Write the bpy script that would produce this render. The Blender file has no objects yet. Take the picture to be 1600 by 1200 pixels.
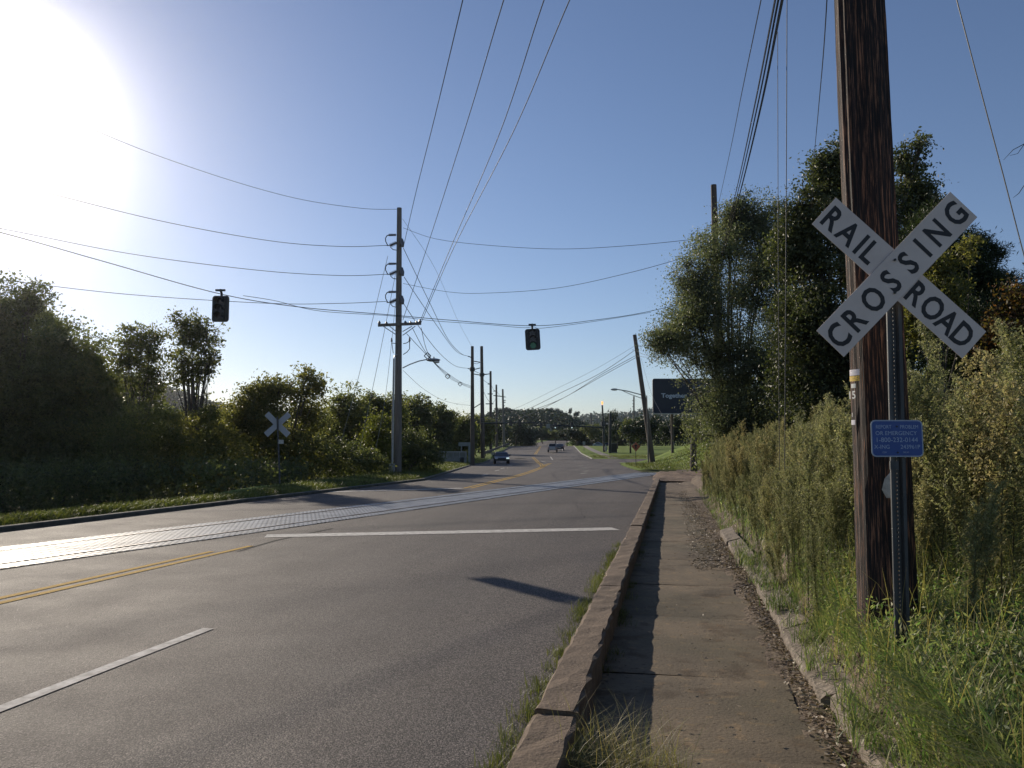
import bpy, math, random
import numpy as np
from mathutils import Vector, Matrix
R = math.radians
random.seed(7); rng = np.random.default_rng(7)
sc = bpy.context.scene
C = sc.collection

# ---------------------------------------------------------------- camera, sky, sun, exposure
F = 1240.0 / 1600.0                      # focal length in picture widths
PITCH = math.atan2(104, 1240)
CAMZ = 1.6
cam = bpy.data.cameras.new('camera'); camo = bpy.data.objects.new('camera', cam); C.objects.link(camo)
cam.sensor_width = 36; cam.lens = 36 * F; cam.clip_start = 0.05; cam.clip_end = 8000
camo.location = (0, 0, CAMZ); camo.rotation_euler = (math.pi / 2 + PITCH, 0, 0)
sc.camera = camo

SUN_EL = R(20.7); SUN_AZ = R(34.2)       # azimuth left of +Y
w = bpy.data.worlds.new('World'); sc.world = w; w.use_nodes = True
nt = w.node_tree; nt.nodes.clear()
sky = nt.nodes.new('ShaderNodeTexSky'); sky.sky_type = 'NISHITA'; sky.sun_disc = False
sky.sun_elevation = SUN_EL; sky.sun_rotation = -SUN_AZ
sky.air_density = 1.0; sky.dust_density = .2; sky.ozone_density = 3.2; sky.altitude = 200
bg = nt.nodes.new('ShaderNodeBackground'); bg.inputs[1].default_value = 0.095
wo = nt.nodes.new('ShaderNodeOutputWorld')
tint = nt.nodes.new('ShaderNodeMix'); tint.data_type = 'RGBA'; tint.blend_type = 'MULTIPLY'; tint.inputs[0].default_value = 1
tint.inputs[7].default_value = (1.10, 1.0, 1.03, 1); nt.links.new(sky.outputs[0], tint.inputs[6])
nt.links.new(tint.outputs[2], bg.inputs[0]); nt.links.new(bg.outputs[0], wo.inputs[0])
sun = bpy.data.lights.new('sun', 'SUN'); sun.energy = 5.0; sun.angle = R(0.5); sun.color = (1, .88, .72)
suno = bpy.data.objects.new('sun', sun); C.objects.link(suno)
sdir = Vector((-math.sin(SUN_AZ) * math.cos(SUN_EL), math.cos(SUN_AZ) * math.cos(SUN_EL), math.sin(SUN_EL)))
suno.rotation_euler = sdir.to_track_quat('Z', 'Y').to_euler(); suno.location = (-30, 40, 30)
sc.view_settings.view_transform = 'Standard'; sc.view_settings.look = 'None'
sc.view_settings.exposure = 0.0; sc.view_settings.gamma = 1
sc.cycles.use_denoising = True
sc.cycles.max_bounces = 6; sc.cycles.diffuse_bounces = 3; sc.cycles.transmission_bounces = 3
sc.cycles.transparent_max_bounces = 8; sc.cycles.volume_bounces = 0
sc.cycles.volume_step_rate = 4

# ---------------------------------------------------------------- pixel helpers (px in the 1600x1200 photograph)
cp, sp_ = math.cos(PITCH), math.sin(PITCH)
def ray(px, py):
    a = (px - 800) / 1240.0; b = (600 - py) / 1240.0
    return Vector((a, cp - b * sp_, sp_ + b * cp))
def at(px, py, Y):
    r = ray(px, py); return Vector((r.x / r.y * Y, Y, CAMZ + r.z / r.y * Y))
def pxm(Y): return Y / 1240.0           # metres per photo pixel at depth Y
A = R(11.2); SA, CA = math.sin(A), math.cos(A)
def road(s, l, z=0.0): return Vector((l * CA + s * SA, -l * SA + s * CA, z))
def sl(x, y): return x * SA + y * CA, x * CA - y * SA
def lerp(tab, y):
    return float(np.interp(y, [t[0] for t in tab], [t[1] for t in tab]))
ZP = [(-60, 0), (104, 0), (230, 2.9), (255, 2.9), (270, 2.7), (420, 7.0), (520, 9), (2500, 9)]
XL = [(-60, -25.1), (43, -4.7), (90, -4.3), (112, -3.2), (230, -.7), (330, 8), (420, 20), (520, 34)]
XR = [(-60, -12.7), (46, 8.3), (58, 9.6), (73, 10.7), (90, 12.2), (98, 13.4), (108, 13.2), (117, 11.8), (148, 12.8), (230, 17.8), (330, 22), (420, 32), (520, 46)]
def zp(y): return lerp(ZP, y)
def sm(t): t = max(0., min(1., t)); return t * t * (3 - 2 * t)
def Z(x, y):
    z = zp(y); xl = lerp(XL, y); xr = lerp(XR, y)
    if x < xl:
        t = xl - x
        if t < .2: return z - .1
        z += .12 * sm((t - .2) / .3) + .10 * sm((t - .4) / 2)
        if y < 60: z -= lerp([(0, 3.2), (48, 3.0), (60, 1.9)], y) * sm((t - lerp([(0, 1.3), (26, 1.4), (31, 2.8), (48, 3.6), (60, 7)], y)) / 5)
        elif y < 130: z -= 1.9 * sm((t - 7) / 6) * (1 - sm((y - 60) / 50))
        return z
    s, l = sl(x, y)
    if x < xr + .02: return z - .1
    if s < 47:
        if l < 1.0: return -.3
        e = (.3 + .16 * (1 - sm((s - 9) / 6))) * sm((l - lerp([(3, 1.04), (5.5, 1.06), (8, 1.2), (30, 1.2)], s)) / .22) + .14 * (min(l, 12) - 1.35) * sm((l - 1.2) / .6)
        k = sm((s - 28) / 14)
        return (-.16 + .16 * k) + max(0, e) * (1 - .35 * k)
    t = x - xr
    if y < 64: return -.03 + .10 * sm((l - 1.5) / 4) + .8 * sm((l - 5) / 8)
    if y < 104:
        return z + .06 * sm(t / 1.0) + 2.6 * sm((x - 15) / 10)
    if y < 119 and x > 8: return z - .1 + 1.2 * sm((x - 50) / 40)
    return z + .06 + 1.5 * sm((x - 60) / 60)
def ground(px, py):
    r = ray(px, py); t = 2.0
    for i in range(6000):
        t += .02 + t * .0006
        if CAMZ + r.z * t < zp(r.y * t): break
    return Vector((r.x * t, r.y * t, zp(r.y * t)))

# ---------------------------------------------------------------- object helpers
def tag(o, label=None, cat=None, group=None, kind=None):
    for k, v in (('label', label), ('category', cat), ('group', group), ('kind', kind)):
        if v: o[k] = v
    return o
def empty(name, loc, label=None, cat=None, group=None):
    o = bpy.data.objects.new(name, None); C.objects.link(o); o.location = loc; o.empty_display_size = .2
    return tag(o, label, cat, group)
def wloc(o):
    v = Vector((0, 0, 0))
    while o: v += Vector(o.location); o = o.parent
    return v
class MB:
    def __init__(s): s.v = []; s.f = []; s.m = []; s.mi = 0
    def add(s, vs, fs):
        b = len(s.v); s.v += [tuple(v) for v in vs]; s.f += [tuple(i + b for i in f) for f in fs]; s.m += [s.mi] * len(fs); return s
    def box(s, c, d, M=None, bev=0):
        hx, hy, hz = d[0] / 2, d[1] / 2, d[2] / 2
        vs = [Vector((x * hx, y * hy, z * hz)) for x in (-1, 1) for y in (-1, 1) for z in (-1, 1)]
        if M: vs = [M @ v for v in vs]
        c = Vector(c)
        return s.add([c + v for v in vs], [(0, 1, 3, 2), (4, 6, 7, 5), (0, 4, 5, 1), (2, 3, 7, 6), (0, 2, 6, 4), (1, 5, 7, 3)])
    def tube(s, pts, rad, n=6, cap=True):
        pts = [Vector(p) for p in pts]
        if not hasattr(rad, '__len__'): rad = [rad] * len(pts)
        vs = []; fs = []
        for i, p in enumerate(pts):
            d = (pts[min(i + 1, len(pts) - 1)] - pts[max(i - 1, 0)])
            d = d.normalized() if d.length > 1e-9 else Vector((0, 0, 1))
            u = d.cross(Vector((.123, .991, .05)) if abs(d.y) < .9 else Vector((1, 0, .1))).normalized(); q = d.cross(u)
            for k in range(n):
                a = 2 * math.pi * k / n; vs.append(p + (u * math.cos(a) + q * math.sin(a)) * rad[i])
        for i in range(len(pts) - 1):
            for k in range(n):
                a = i * n + k; b = i * n + (k + 1) % n; fs.append((a, b, b + n, a + n))
        if cap: fs.append(tuple(range(n - 1, -1, -1))); fs.append(tuple((len(pts) - 1) * n + k for k in range(n)))
        return s.add(vs, fs)
    def prism(s, poly, o, U, V, N, th):      # 2-D outline in plane (U,V) at o, thick along N
        n = len(poly); U, V, N, o = Vector(U), Vector(V), Vector(N), Vector(o)
        a = [o + U * x + V * y for x, y in poly]; b = [p + N * th for p in a]
        return s.add(a + b, [tuple(range(n - 1, -1, -1)), tuple(range(n, 2 * n))] + [(i, (i + 1) % n, n + (i + 1) % n, n + i) for i in range(n)])
    def ball(s, c, r, n=8, m=5):
        c = Vector(c); vs = []; fs = []
        rr = r if hasattr(r, '__len__') else (r, r, r)
        for j in range(m + 1):
            t = math.pi * j / m
            for k in range(n):
                a = 2 * math.pi * k / n
                vs.append(c + Vector((rr[0] * math.sin(t) * math.cos(a), rr[1] * math.sin(t) * math.sin(a), rr[2] * math.cos(t))))
        for j in range(m):
            for k in range(n): fs.append((j * n + k, (j + 1) * n + k, (j + 1) * n + (k + 1) % n, j * n + (k + 1) % n))
        return s.add(vs, fs)
    def build(s, name, mats, parent=None, smooth=False, local=False):
        me = bpy.data.meshes.new(name); off = Vector((0, 0, 0))
        if parent is not None and not local: off = wloc(parent)
        me.from_pydata([(v[0] - off.x, v[1] - off.y, v[2] - off.z) for v in s.v], [], s.f)
        for m in (mats if isinstance(mats, (list, tuple)) else [mats]): me.materials.append(m)
        if any(s.m): me.polygons.foreach_set('material_index', s.m)
        if smooth: me.polygons.foreach_set('use_smooth', [True] * len(me.polygons))
        me.validate(); me.update()
        o = bpy.data.objects.new(name, me); C.objects.link(o)
        if parent is not None: o.parent = parent
        return o
def npmesh(name, V, k, mat, parent=None, fl=None):
    """V (n*k,3) verts: n separate k-gons, or use fl (n,k) face indices."""
    V = np.asarray(V, dtype=np.float32).reshape(-1, 3)
    if fl is None: fl = np.arange(len(V)).reshape(-1, k)
    me = bpy.data.meshes.new(name); off = wloc(parent) if parent is not None else Vector((0, 0, 0))
    V = V - np.array(off, dtype=np.float32)
    me.vertices.add(len(V)); me.vertices.foreach_set('co', V.ravel())
    me.loops.add(fl.size); me.loops.foreach_set('vertex_index', fl.ravel().astype(np.int32))
    me.polygons.add(len(fl)); me.polygons.foreach_set('loop_start', np.arange(0, fl.size, k, dtype=np.int32))
    me.update(calc_edges=True); me.validate()
    for m in (mat if isinstance(mat, (list, tuple)) else [mat]): me.materials.append(m)
    o = bpy.data.objects.new(name, me); C.objects.link(o)
    if parent is not None: o.parent = parent
    return o
def rrect(w_, h_, r, n=4):
    out = []
    for cx, cy, a0 in ((w_ / 2 - r, h_ / 2 - r, 0), (-w_ / 2 + r, h_ / 2 - r, 90), (-w_ / 2 + r, -h_ / 2 + r, 180), (w_ / 2 - r, -h_ / 2 + r, 270)):
        for i in range(n + 1):
            a = R(a0 + 90 * i / n); out.append((cx + r * math.cos(a), cy + r * math.sin(a)))
    return out
_fc = {}
def glyphs(name, items, mat, parent, o, U, V, N, th=.0015, bold=.0):
    """items: (text, size, u, v[, squash]) centred on (u, v) in the plane (U,V) at o"""
    mb = MB(); U, V, N, o = Vector(U), Vector(V), Vector(N), Vector(o)
    for it in items:
        t, size, u0, v0 = it[:4]; sq = it[4] if len(it) > 4 else 1
        key = (t, bold)
        if key not in _fc:
            cu = bpy.data.curves.new('t', 'FONT'); cu.body = t; cu.size = 1; cu.offset = bold; cu.resolution_u = 3
            ob = bpy.data.objects.new('t', cu); C.objects.link(ob)
            me = bpy.data.meshes.new_from_object(ob.evaluated_get(bpy.context.evaluated_depsgraph_get()))
            _fc[key] = ([tuple(v.co) for v in me.vertices], [tuple(p.vertices) for p in me.polygons])
            bpy.data.objects.remove(ob); bpy.data.curves.remove(cu); bpy.data.meshes.remove(me)
        vs, fs = _fc[key]
        xs = [v[0] for v in vs]; cx = (max(xs) + min(xs)) / 2; ys = [v[1] for v in vs]; cy = .35
        mb.add([o + U * ((v[0] - cx) * size * sq + u0) + V * ((v[1] - cy) * size + v0) + N * th for v in vs], fs)
    return mb.build(name, mat, parent)

# ---------------------------------------------------------------- materials
def mat(name, col=(.5, .5, .5), rough=.6, metal=0, spec=.5, noise=None, bump=None, emit=None, stops=None, coords='Object', detail=6):
    """noise=(scale, colour2[, (sx,sy,sz)]) mixes two colours; bump=(scale,strength,dist[,(sx,sy,sz)])"""
    m = bpy.data.materials.new(name); m.use_nodes = True; t = m.node_tree; b = t.nodes['Principled BSDF']
    b.inputs['Base Color'].default_value = (*col, 1); b.inputs['Roughness'].default_value = rough
    b.inputs['Metallic'].default_value = metal; b.inputs['Specular IOR Level'].default_value = spec
    tc = t.nodes.new('ShaderNodeTexCoord')
    def vec(sc3):
        mp = t.nodes.new('ShaderNodeMapping'); mp.inputs['Scale'].default_value = sc3
        t.links.new(tc.outputs[coords], mp.inputs[0]); return mp.outputs[0]
    if noise:
        n = t.nodes.new('ShaderNodeTexNoise'); n.inputs['Scale'].default_value = noise[0]; n.inputs['Detail'].default_value = detail
        n.inputs['Roughness'].default_value = .65
        t.links.new(vec(noise[2] if len(noise) > 2 else (1, 1, 1)), n.inputs['Vector'])
        r = t.nodes.new('ShaderNodeValToRGB'); s = stops or (.35, .65)
        r.color_ramp.elements[0].position = s[0]; r.color_ramp.elements[1].position = s[1]
        r.color_ramp.elements[0].color = (*col, 1); r.color_ramp.elements[1].color = (*noise[1], 1)
        t.links.new(n.outputs[0], r.inputs[0]); t.links.new(r.outputs[0], b.inputs['Base Color'])
    if bump:
        n = t.nodes.new('ShaderNodeTexNoise'); n.inputs['Scale'].default_value = bump[0]; n.inputs['Detail'].default_value = 8
        t.links.new(vec(bump[3] if len(bump) > 3 else (1, 1, 1)), n.inputs['Vector'])
        bp = t.nodes.new('ShaderNodeBump'); bp.inputs['Strength'].default_value = bump[1]; bp.inputs['Distance'].default_value = bump[2]
        t.links.new(n.outputs[0], bp.inputs['Height']); t.links.new(bp.outputs[0], b.inputs['Normal'])
    if emit: b.inputs['Emission Color'].default_value = (*emit[0], 1); b.inputs['Emission Strength'].default_value = emit[1]
    return m
def leafmat(name, c1, c2, c3=None, trans=.45, rough=.5, vary=False, tt=(1.5, 1.6, .75)):
    m = bpy.data.materials.new(name); m.use_nodes = True; t = m.node_tree; N = t.nodes; L = t.links
    b = N['Principled BSDF']; out = N['Material Output']
    g = N.new('ShaderNodeNewGeometry'); r = N.new('ShaderNodeValToRGB')
    r.color_ramp.elements[0].color = (*c1, 1); r.color_ramp.elements[1].color = (*c2, 1)
    if c3: e = r.color_ramp.elements.new(.93); e.color = (*c3, 1); r.color_ramp.elements[1].position = .85
    L.new(g.outputs['Random Per Island'], r.inputs[0])
    n = N.new('ShaderNodeTexNoise'); n.inputs['Scale'].default_value = .6; n.inputs['Detail'].default_value = 2
    tc = N.new('ShaderNodeTexCoord'); L.new(tc.outputs['Object'], n.inputs['Vector'])
    mx = N.new('ShaderNodeMix'); mx.data_type = 'RGBA'; mx.blend_type = 'MULTIPLY'; mx.inputs[0].default_value = 1
    r2 = N.new('ShaderNodeValToRGB'); r2.color_ramp.elements[0].color = (.6, .6, .6, 1); r2.color_ramp.elements[1].color = (1.25, 1.2, 1.05, 1)
    r2.color_ramp.elements[0].position = .35; r2.color_ramp.elements[1].position = .65
    L.new(n.outputs[0], r2.inputs[0]); L.new(r.outputs[0], mx.inputs[6]); L.new(r2.outputs[0], mx.inputs[7])
    b.inputs['Roughness'].default_value = rough; b.inputs['Specular IOR Level'].default_value = .35
    if vary:
        oi = N.new('ShaderNodeObjectInfo'); r4 = N.new('ShaderNodeValToRGB'); el = r4.color_ramp.elements; el[0].color = (.72, .82, .7, 1); el[1].color = (1.12, 1.08, .95, 1); e5 = el.new(.5); e5.color = (.95, 1.05, .9, 1)
        L.new(oi.outputs['Random'], r4.inputs[0]); m4 = N.new('ShaderNodeMix'); m4.data_type = 'RGBA'; m4.blend_type = 'MULTIPLY'; m4.inputs[0].default_value = 1
        L.new(mx.outputs[2], m4.inputs[6]); L.new(r4.outputs[0], m4.inputs[7]); mx = m4
    L.new(mx.outputs[2], b.inputs['Base Color'])
    tr = N.new('ShaderNodeBsdfTranslucent'); tm = N.new('ShaderNodeMix'); tm.data_type = 'RGBA'; tm.blend_type = 'MULTIPLY'; tm.inputs[0].default_value = 1
    tm.inputs[7].default_value = (*tt, 1); L.new(mx.outputs[2], tm.inputs[6]); L.new(tm.outputs[2], tr.inputs[0])
    ms = N.new('ShaderNodeMixShader'); ms.inputs[0].default_value = trans
    L.new(b.outputs[0], ms.inputs[1]); L.new(tr.outputs[0], ms.inputs[2]); L.new(ms.outputs[0], out.inputs['Surface'])
    return m

def asphalt(name, dark, light, patch):
    m = bpy.data.materials.new(name); m.use_nodes = True; t = m.node_tree; N = t.nodes; L = t.links; b = N['Principled BSDF']
    tc = N.new('ShaderNodeTexCoord')
    def noise(sc_, det, ro=.6, s3=(1, 1, 1)):
        mp = N.new('ShaderNodeMapping'); mp.inputs['Scale'].default_value = s3; L.new(tc.outputs['Object'], mp.inputs[0])
        n = N.new('ShaderNodeTexNoise'); n.inputs['Scale'].default_value = sc_; n.inputs['Detail'].default_value = det; n.inputs['Roughness'].default_value = ro
        L.new(mp.outputs[0], n.inputs['Vector']); return n.outputs[0]
    v = N.new('ShaderNodeTexVoronoi'); v.inputs['Scale'].default_value = 105; L.new(tc.outputs['Object'], v.inputs['Vector'])
    r = N.new('ShaderNodeValToRGB'); r.color_ramp.elements[0].color = (*light, 1); r.color_ramp.elements[1].color = (*dark, 1)
    r.color_ramp.elements[0].position = .05; r.color_ramp.elements[1].position = .5; L.new(v.outputs['Distance'], r.inputs[0])
    sp = N.new('ShaderNodeSeparateColor'); L.new(v.outputs['Color'], sp.inputs[0])
    r3 = N.new('ShaderNodeValToRGB'); r3.color_ramp.elements[0].color = (.38, .37, .37, 1); r3.color_ramp.elements[1].color = (2.3, 2.15, 2.05, 1); r3.color_ramp.elements[0].position = .2
    L.new(sp.outputs[0], r3.inputs[0])
    def mul(a, b_, f=1):
        x = N.new('ShaderNodeMix'); x.data_type = 'RGBA'; x.blend_type = 'MULTIPLY'; x.inputs[0].default_value = f; L.new(a, x.inputs[6]); L.new(b_, x.inputs[7]); return x.outputs[2]
    big = N.new('ShaderNodeValToRGB'); big.color_ramp.elements[0].color = (*patch, 1); big.color_ramp.elements[1].color = (1.22, 1.18, 1.12, 1)
    big.color_ramp.elements[0].position = .38; big.color_ramp.elements[1].position = .62; tm_ = N.new('ShaderNodeMapping'); tm_.vector_type = 'POINT'; tm_.inputs['Rotation'].default_value = (0, 0, A); tm_.inputs['Scale'].default_value = (1, 1, 1); L.new(tc.outputs['Object'], tm_.inputs[0])
    ts_ = N.new('ShaderNodeMapping'); ts_.inputs['Scale'].default_value = (1.1, .06, 1); L.new(tm_.outputs[0], ts_.inputs[0])
    tn_ = N.new('ShaderNodeTexNoise'); tn_.inputs['Scale'].default_value = 1; tn_.inputs['Detail'].default_value = 5; L.new(ts_.outputs[0], tn_.inputs['Vector'])
    av = N.new('ShaderNodeMath'); av.operation = 'ADD'; L.new(noise(.35, 4, .6, (1, .35, 1)), av.inputs[0]); L.new(tn_.outputs[0], av.inputs[1])
    hv = N.new('ShaderNodeMath'); hv.operation = 'MULTIPLY'; hv.inputs[1].default_value = .5; L.new(av.outputs[0], hv.inputs[0]); L.new(hv.outputs[0], big.inputs[0])
    c = mul(mul(r.outputs[0], r3.outputs[0]), big.outputs[0])
    L.new(c, b.inputs['Base Color']); b.inputs['Specular IOR Level'].default_value = .3
    rr = N.new('ShaderNodeMapRange'); rr.inputs[3].default_value = .7; rr.inputs[4].default_value = .9; L.new(noise(1.2, 5), rr.inputs[0]); L.new(rr.outputs[0], b.inputs['Roughness'])
    bp = N.new('ShaderNodeBump'); bp.inputs['Strength'].default_value = .6; bp.inputs['Distance'].default_value = .006; bp.invert = True
    L.new(v.outputs['Distance'], bp.inputs['Height']); L.new(bp.outputs[0], b.inputs['Normal'])
    return m

M = {}
M['asphalt'] = asphalt('asphalt', (.052, .047, .046), (.22, .205, .195), (.74, .72, .72))
M['ground'] = mat('ground', (.04, .04, .02), .98, spec=.05, noise=(1.3, (.07, .085, .025)), bump=(9, .6, .05))
M['lawn'] = mat('lawn', (.11, .17, .03), .95, spec=.1, noise=(.5, (.2, .25, .06)), bump=(30, .7, .05))
M['dirt'] = mat('dirt', (.09, .062, .04), .95, noise=(2.5, (.2, .15, .10)), bump=(14, .9, .05), stops=(.35, .7))
M['white_paint'] = mat('white_paint', (.32, .30, .27), .85, spec=.3, noise=(9, (.66, .63, .58)), bump=(60, .5, .003))
M['yellow_paint'] = mat('yellow_paint', (.38, .22, .03), .9, spec=.15, noise=(12, (.58, .36, .06)), bump=(60, .5, .003))
M['track'] = mat('track', (.16, .17, .18), .33, metal=.55, spec=.8)
M['rail'] = mat('rail', (.10, .09, .09), .5, metal=.8, noise=(3, (.2, .18, .17)))
M['flangeway'] = mat('flangeway', (.02, .02, .02), .9)
M['wood_dark'] = mat('wood_dark', (.07, .055, .045), .85, noise=(3, (.13, .10, .08), (6, 6, .4)), bump=(10, .5, .02, (6, 6, .3)))
M['wood_grey'] = mat('wood_grey', (.13, .115, .10), .85, noise=(3, (.2, .18, .16), (6, 6, .4)))
M['metal_grey'] = mat('metal_grey', (.28, .29, .30), .45, metal=.7, noise=(6, (.38, .39, .4)))
M['metal_dark'] = mat('metal_dark', (.03, .035, .035), .5, metal=.3)
M['post_metal'] = mat('post_metal', (.05, .055, .058), .6, metal=.3, noise=(20, (.085, .09, .092), (1, 1, .2)))
M['wire'] = mat('wire', (.03, .03, .032), .6)
M['wire_light'] = mat('wire_light', (.25, .24, .22), .4, metal=.6)
M['insulator'] = mat('insulator', (.12, .12, .13), .4)
M['black_plastic'] = mat('black_plastic', (.018, .019, .02), .45)
M['lens_dark'] = mat('lens_dark', (.03, .012, .01), .2)
M['lens_green'] = mat('lens_green', (.015, .10, .07), .3, emit=((.2, .9, .6), .025))
M['lamp_orange'] = mat('lamp_orange', (.8, .4, .1), .4, emit=((1, .42, .1), 1.6))
M['lamp_white'] = mat('lamp_white', (.8, .85, .85), .3, emit=((.8, 1, .95), .7))
M['sign_white'] = mat('sign_white', (.58, .50, .45), .55, noise=(5, (.66, .58, .53)), stops=(.3, .7))
M['sign_black'] = mat('sign_black', (.012, .012, .014), .6)
M['sign_back'] = mat('sign_back', (.34, .36, .39), .5, metal=.2)
M['sign_blue'] = mat('sign_blue', (.008, .05, .24), .4, noise=(30, (.012, .065, .28)))
M['sign_edge'] = mat('sign_edge', (.30, .36, .46), .5)
M['sign_text'] = mat('sign_text', (.33, .42, .58), .5)
M['billboard'] = mat('billboard', (.007, .012, .024), .6, noise=(.4, (.011, .017, .032)))
M['bill_text'] = mat('bill_text', (.40, .46, .55), .5)
M['bill_text_blue'] = mat('bill_text_blue', (.12, .18, .4), .5)
M['green_plate'] = mat('green_plate', (.05, .11, .08), .5)
M['grey_board'] = mat('grey_board', (.2, .22, .2), .7, noise=(2, (.27, .28, .26)))
M['concrete_wall'] = mat('concrete_wall', (.2, .2, .18), .8, noise=(1.2, (.3, .3, .28)))
M['tyre'] = mat('tyre', (.012, .012, .012), .8)
M['rim'] = mat('rim', (.4, .4, .42), .3, metal=.9)
M['glass'] = mat('car_glass', (.01, .012, .015), .08, spec=.8)
M['orange_sign'] = mat('orange_sign', (.38, .10, .05), .5)
M['tag_white'] = mat('tag_white', (.75, .72, .74), .45, noise=(60, (.55, .3, .4)), stops=(.55, .75))
M['tag_yellow'] = mat('tag_yellow', (.75, .5, .06), .45, noise=(90, (.12, .08, .03)), stops=(.55, .62))
M['tag_grey'] = mat('tag_grey', (.55, .55, .52), .4, metal=.5)
M['paper'] = mat('paper', (.5, .48, .43), .8, noise=(25, (.32, .3, .26)))
def carpaint(n, c): return mat(n, c, .28, metal=.2, spec=.7)

# ---------------------------------------------------------------- ground: one sheet, finer near the camera
xs = np.unique(np.round(np.concatenate([np.arange(-18, 24, .35), -18 - np.geomspace(.5, 1500, 40), 24 + np.geomspace(.5, 1500, 40)]), 3))
ys = np.unique(np.round(np.concatenate([np.arange(-6, 64, .5), np.arange(64, 130, 1.5), np.arange(130, 440, 6), 440 + np.geomspace(5, 1400, 25), -6 - np.geomspace(.5, 60, 10)]), 3))
V = []; 
for y in ys:
    for x in xs:
        z = Z(x, y)
        if y > 500: z = 9 - .004 * 0
        V.append((x, y, z))
nx = len(xs); fl = []
for j in range(len(ys) - 1):
    for i in range(nx - 1): a = j * nx + i; fl.append((a, a + 1, a + nx + 1, a + nx))
g = npmesh('ground', V, 4, [M['ground'], M['lawn'], M['dirt']], fl=np.array(fl))
mi = []
for f in fl:
    x = (V[f[0]][0] + V[f[2]][0]) / 2; y = (V[f[0]][1] + V[f[2]][1]) / 2
    s, l = sl(x, y); xl = lerp(XL, y); xr = lerp(XR, y)
    k = 0
    if x < xl and x > xl - (1.0 if y < 27 else 3 if y < 42 else 6): k = 1
    elif x > xr and y > 66 : k = 1
    elif x > xr and s < 70 and l > .5 and s > 42 and l < 9: k = 2
    elif x > xr and s <= 42 and l < 1.5: k = 2
    elif y > 120: k = 1
    mi.append(k)
g.data.polygons.foreach_set('material_index', mi); g.data.polygons.foreach_set('use_smooth', [True] * len(mi))
tag(g, kind='structure')

# ---------------------------------------------------------------- road
ry = list(np.concatenate([np.arange(-40, 60, 2.), np.arange(60, 130, 2.), np.arange(130, 521, 6.)]))
mb = MB()
cols = 10
for y in ry:
    a, b = lerp(XL, y), lerp(XR, y)
    for k in range(cols + 1): mb.v.append((a + (b - a) * k / cols, y, zp(y)))
for j in range(len(ry) - 1):
    for k in range(cols):
        q = j * (cols + 1) + k; mb.f.append((q, q + 1, q + cols + 2, q + cols + 1)); mb.m.append(0)
tag(mb.build('road', M['asphalt'], smooth=True), kind='structure')
mb = MB()
for i in range(20):
    x0 = 11.5 + i * 4; x1 = x0 + 4
    def e(x): return (105 + (x - 12) * .06 - 7 * math.exp(-(x - 11.5) / 4), 118 + (x - 12) * .05 + 2 * math.exp(-(x - 11.5) / 3))
    (a0, b0), (a1, b1) = e(x0), e(x1)
    hz = lambda x, y: zp(y) + 1.2 * sm((x - 50) / 40) + .012
    n = 6
    for k in range(n):
        p = [(x0, a0 + (b0 - a0) * k / n), (x1, a1 + (b1 - a1) * k / n), (x1, a1 + (b1 - a1) * (k + 1) / n), (x0, a0 + (b0 - a0) * (k + 1) / n)]
        mb.add([(x, y, hz(x, y)) for x, y in p], [(0, 1, 2, 3)])
tag(mb.build('side_road', M['asphalt']), kind='structure')
# path through the lawn beyond the side road
mb = MB()
pts = [(927, 717), (915, 711), (905, 705), (899, 700), (897, 697)]
P = [ground(*p) for p in pts]
P = [p + Vector((2.4, 0, 0)) for p in P]
for a, b in zip(P[:-1], P[1:]): mb.add([a + Vector((0, 0, .09)), a + Vector((1.5, 0, .09)), b + Vector((1.5, 0, .09)), b + Vector((0, 0, .09))], [(0, 1, 2, 3)])
tag(mb.build('footpath', mat('path_grey', (.2, .18, .15), .9)), kind='structure')

def strip(mb, P, w_, lift=.006):
    P = [Vector(p) for p in P]; Q = []
    # subdivide so the paint follows the road profile
    for a, b in zip(P[:-1], P[1:]):
        n = max(1, int((b - a).length / 3)); Q += [a.lerp(b, i / n) for i in range(n)]
    Q.append(P[-1]); vs = []
    for i, p in enumerate(Q):
        d = Q[min(i + 1, len(Q) - 1)] - Q[max(i - 1, 0)]; d.z = 0; d.normalize(); n = Vector((-d.y, d.x, 0)) * w_ / 2
        for q in (p + n, p - n): vs.append((q.x, q.y, zp(q.y) + lift))
    mb.add(vs, [(2 * i, 2 * i + 1, 2 * i + 3, 2 * i + 2) for i in range(len(Q) - 1)])
wl = MB(); yl = MB()
END = sl(*ground(380, 853)[:2])[0]
for l, e in ((-6.93, 0), (-7.16, -.8)): strip(yl, [road(-12, l), road(END + e, l)], .11)
strip(wl, [road(2.2, -4.1), road(sl(*ground(322, 983)[:2])[0], -4.1)], .11)
strip(wl, [road(-10, -4.1), road(-7, -4.1)], .11)
strip(wl, [ground(415, 838), ground(962, 826.5)], .55)
strip(wl, [ground(500, 769), ground(722, 763)], .5)
for off in (0, .3):
    o_ = Vector((off, 0, 0))
    strip(yl, [ground(*p) + o_ for p in ((725, 763), (770, 752), (800, 745), (825, 737.5), (841, 731.5), (852, 726), (858, 724))], .13)
    strip(yl, [ground(*p) + o_ for p in ((831, 714.5), (836, 719), (843, 725), (846, 729.5))], .13)
    strip(yl, [ground(*p) + o_ for p in ((835, 710), (840, 703), (844, 697))], .13)
strip(wl, [ground(796, 711.3), ground(903, 711.3)], .4)
strip(wl, [ground(844, 706.3), ground(882, 706.3)], .5)
for a, b in (((836, 718), (842, 718.2)), ((846, 720.6), (853, 722.6)), ((860, 713.5), (863.6, 718.7)), ((877, 697), (879.5, 705))):
    strip(wl, [ground(*a), ground(*b)], .16)
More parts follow.
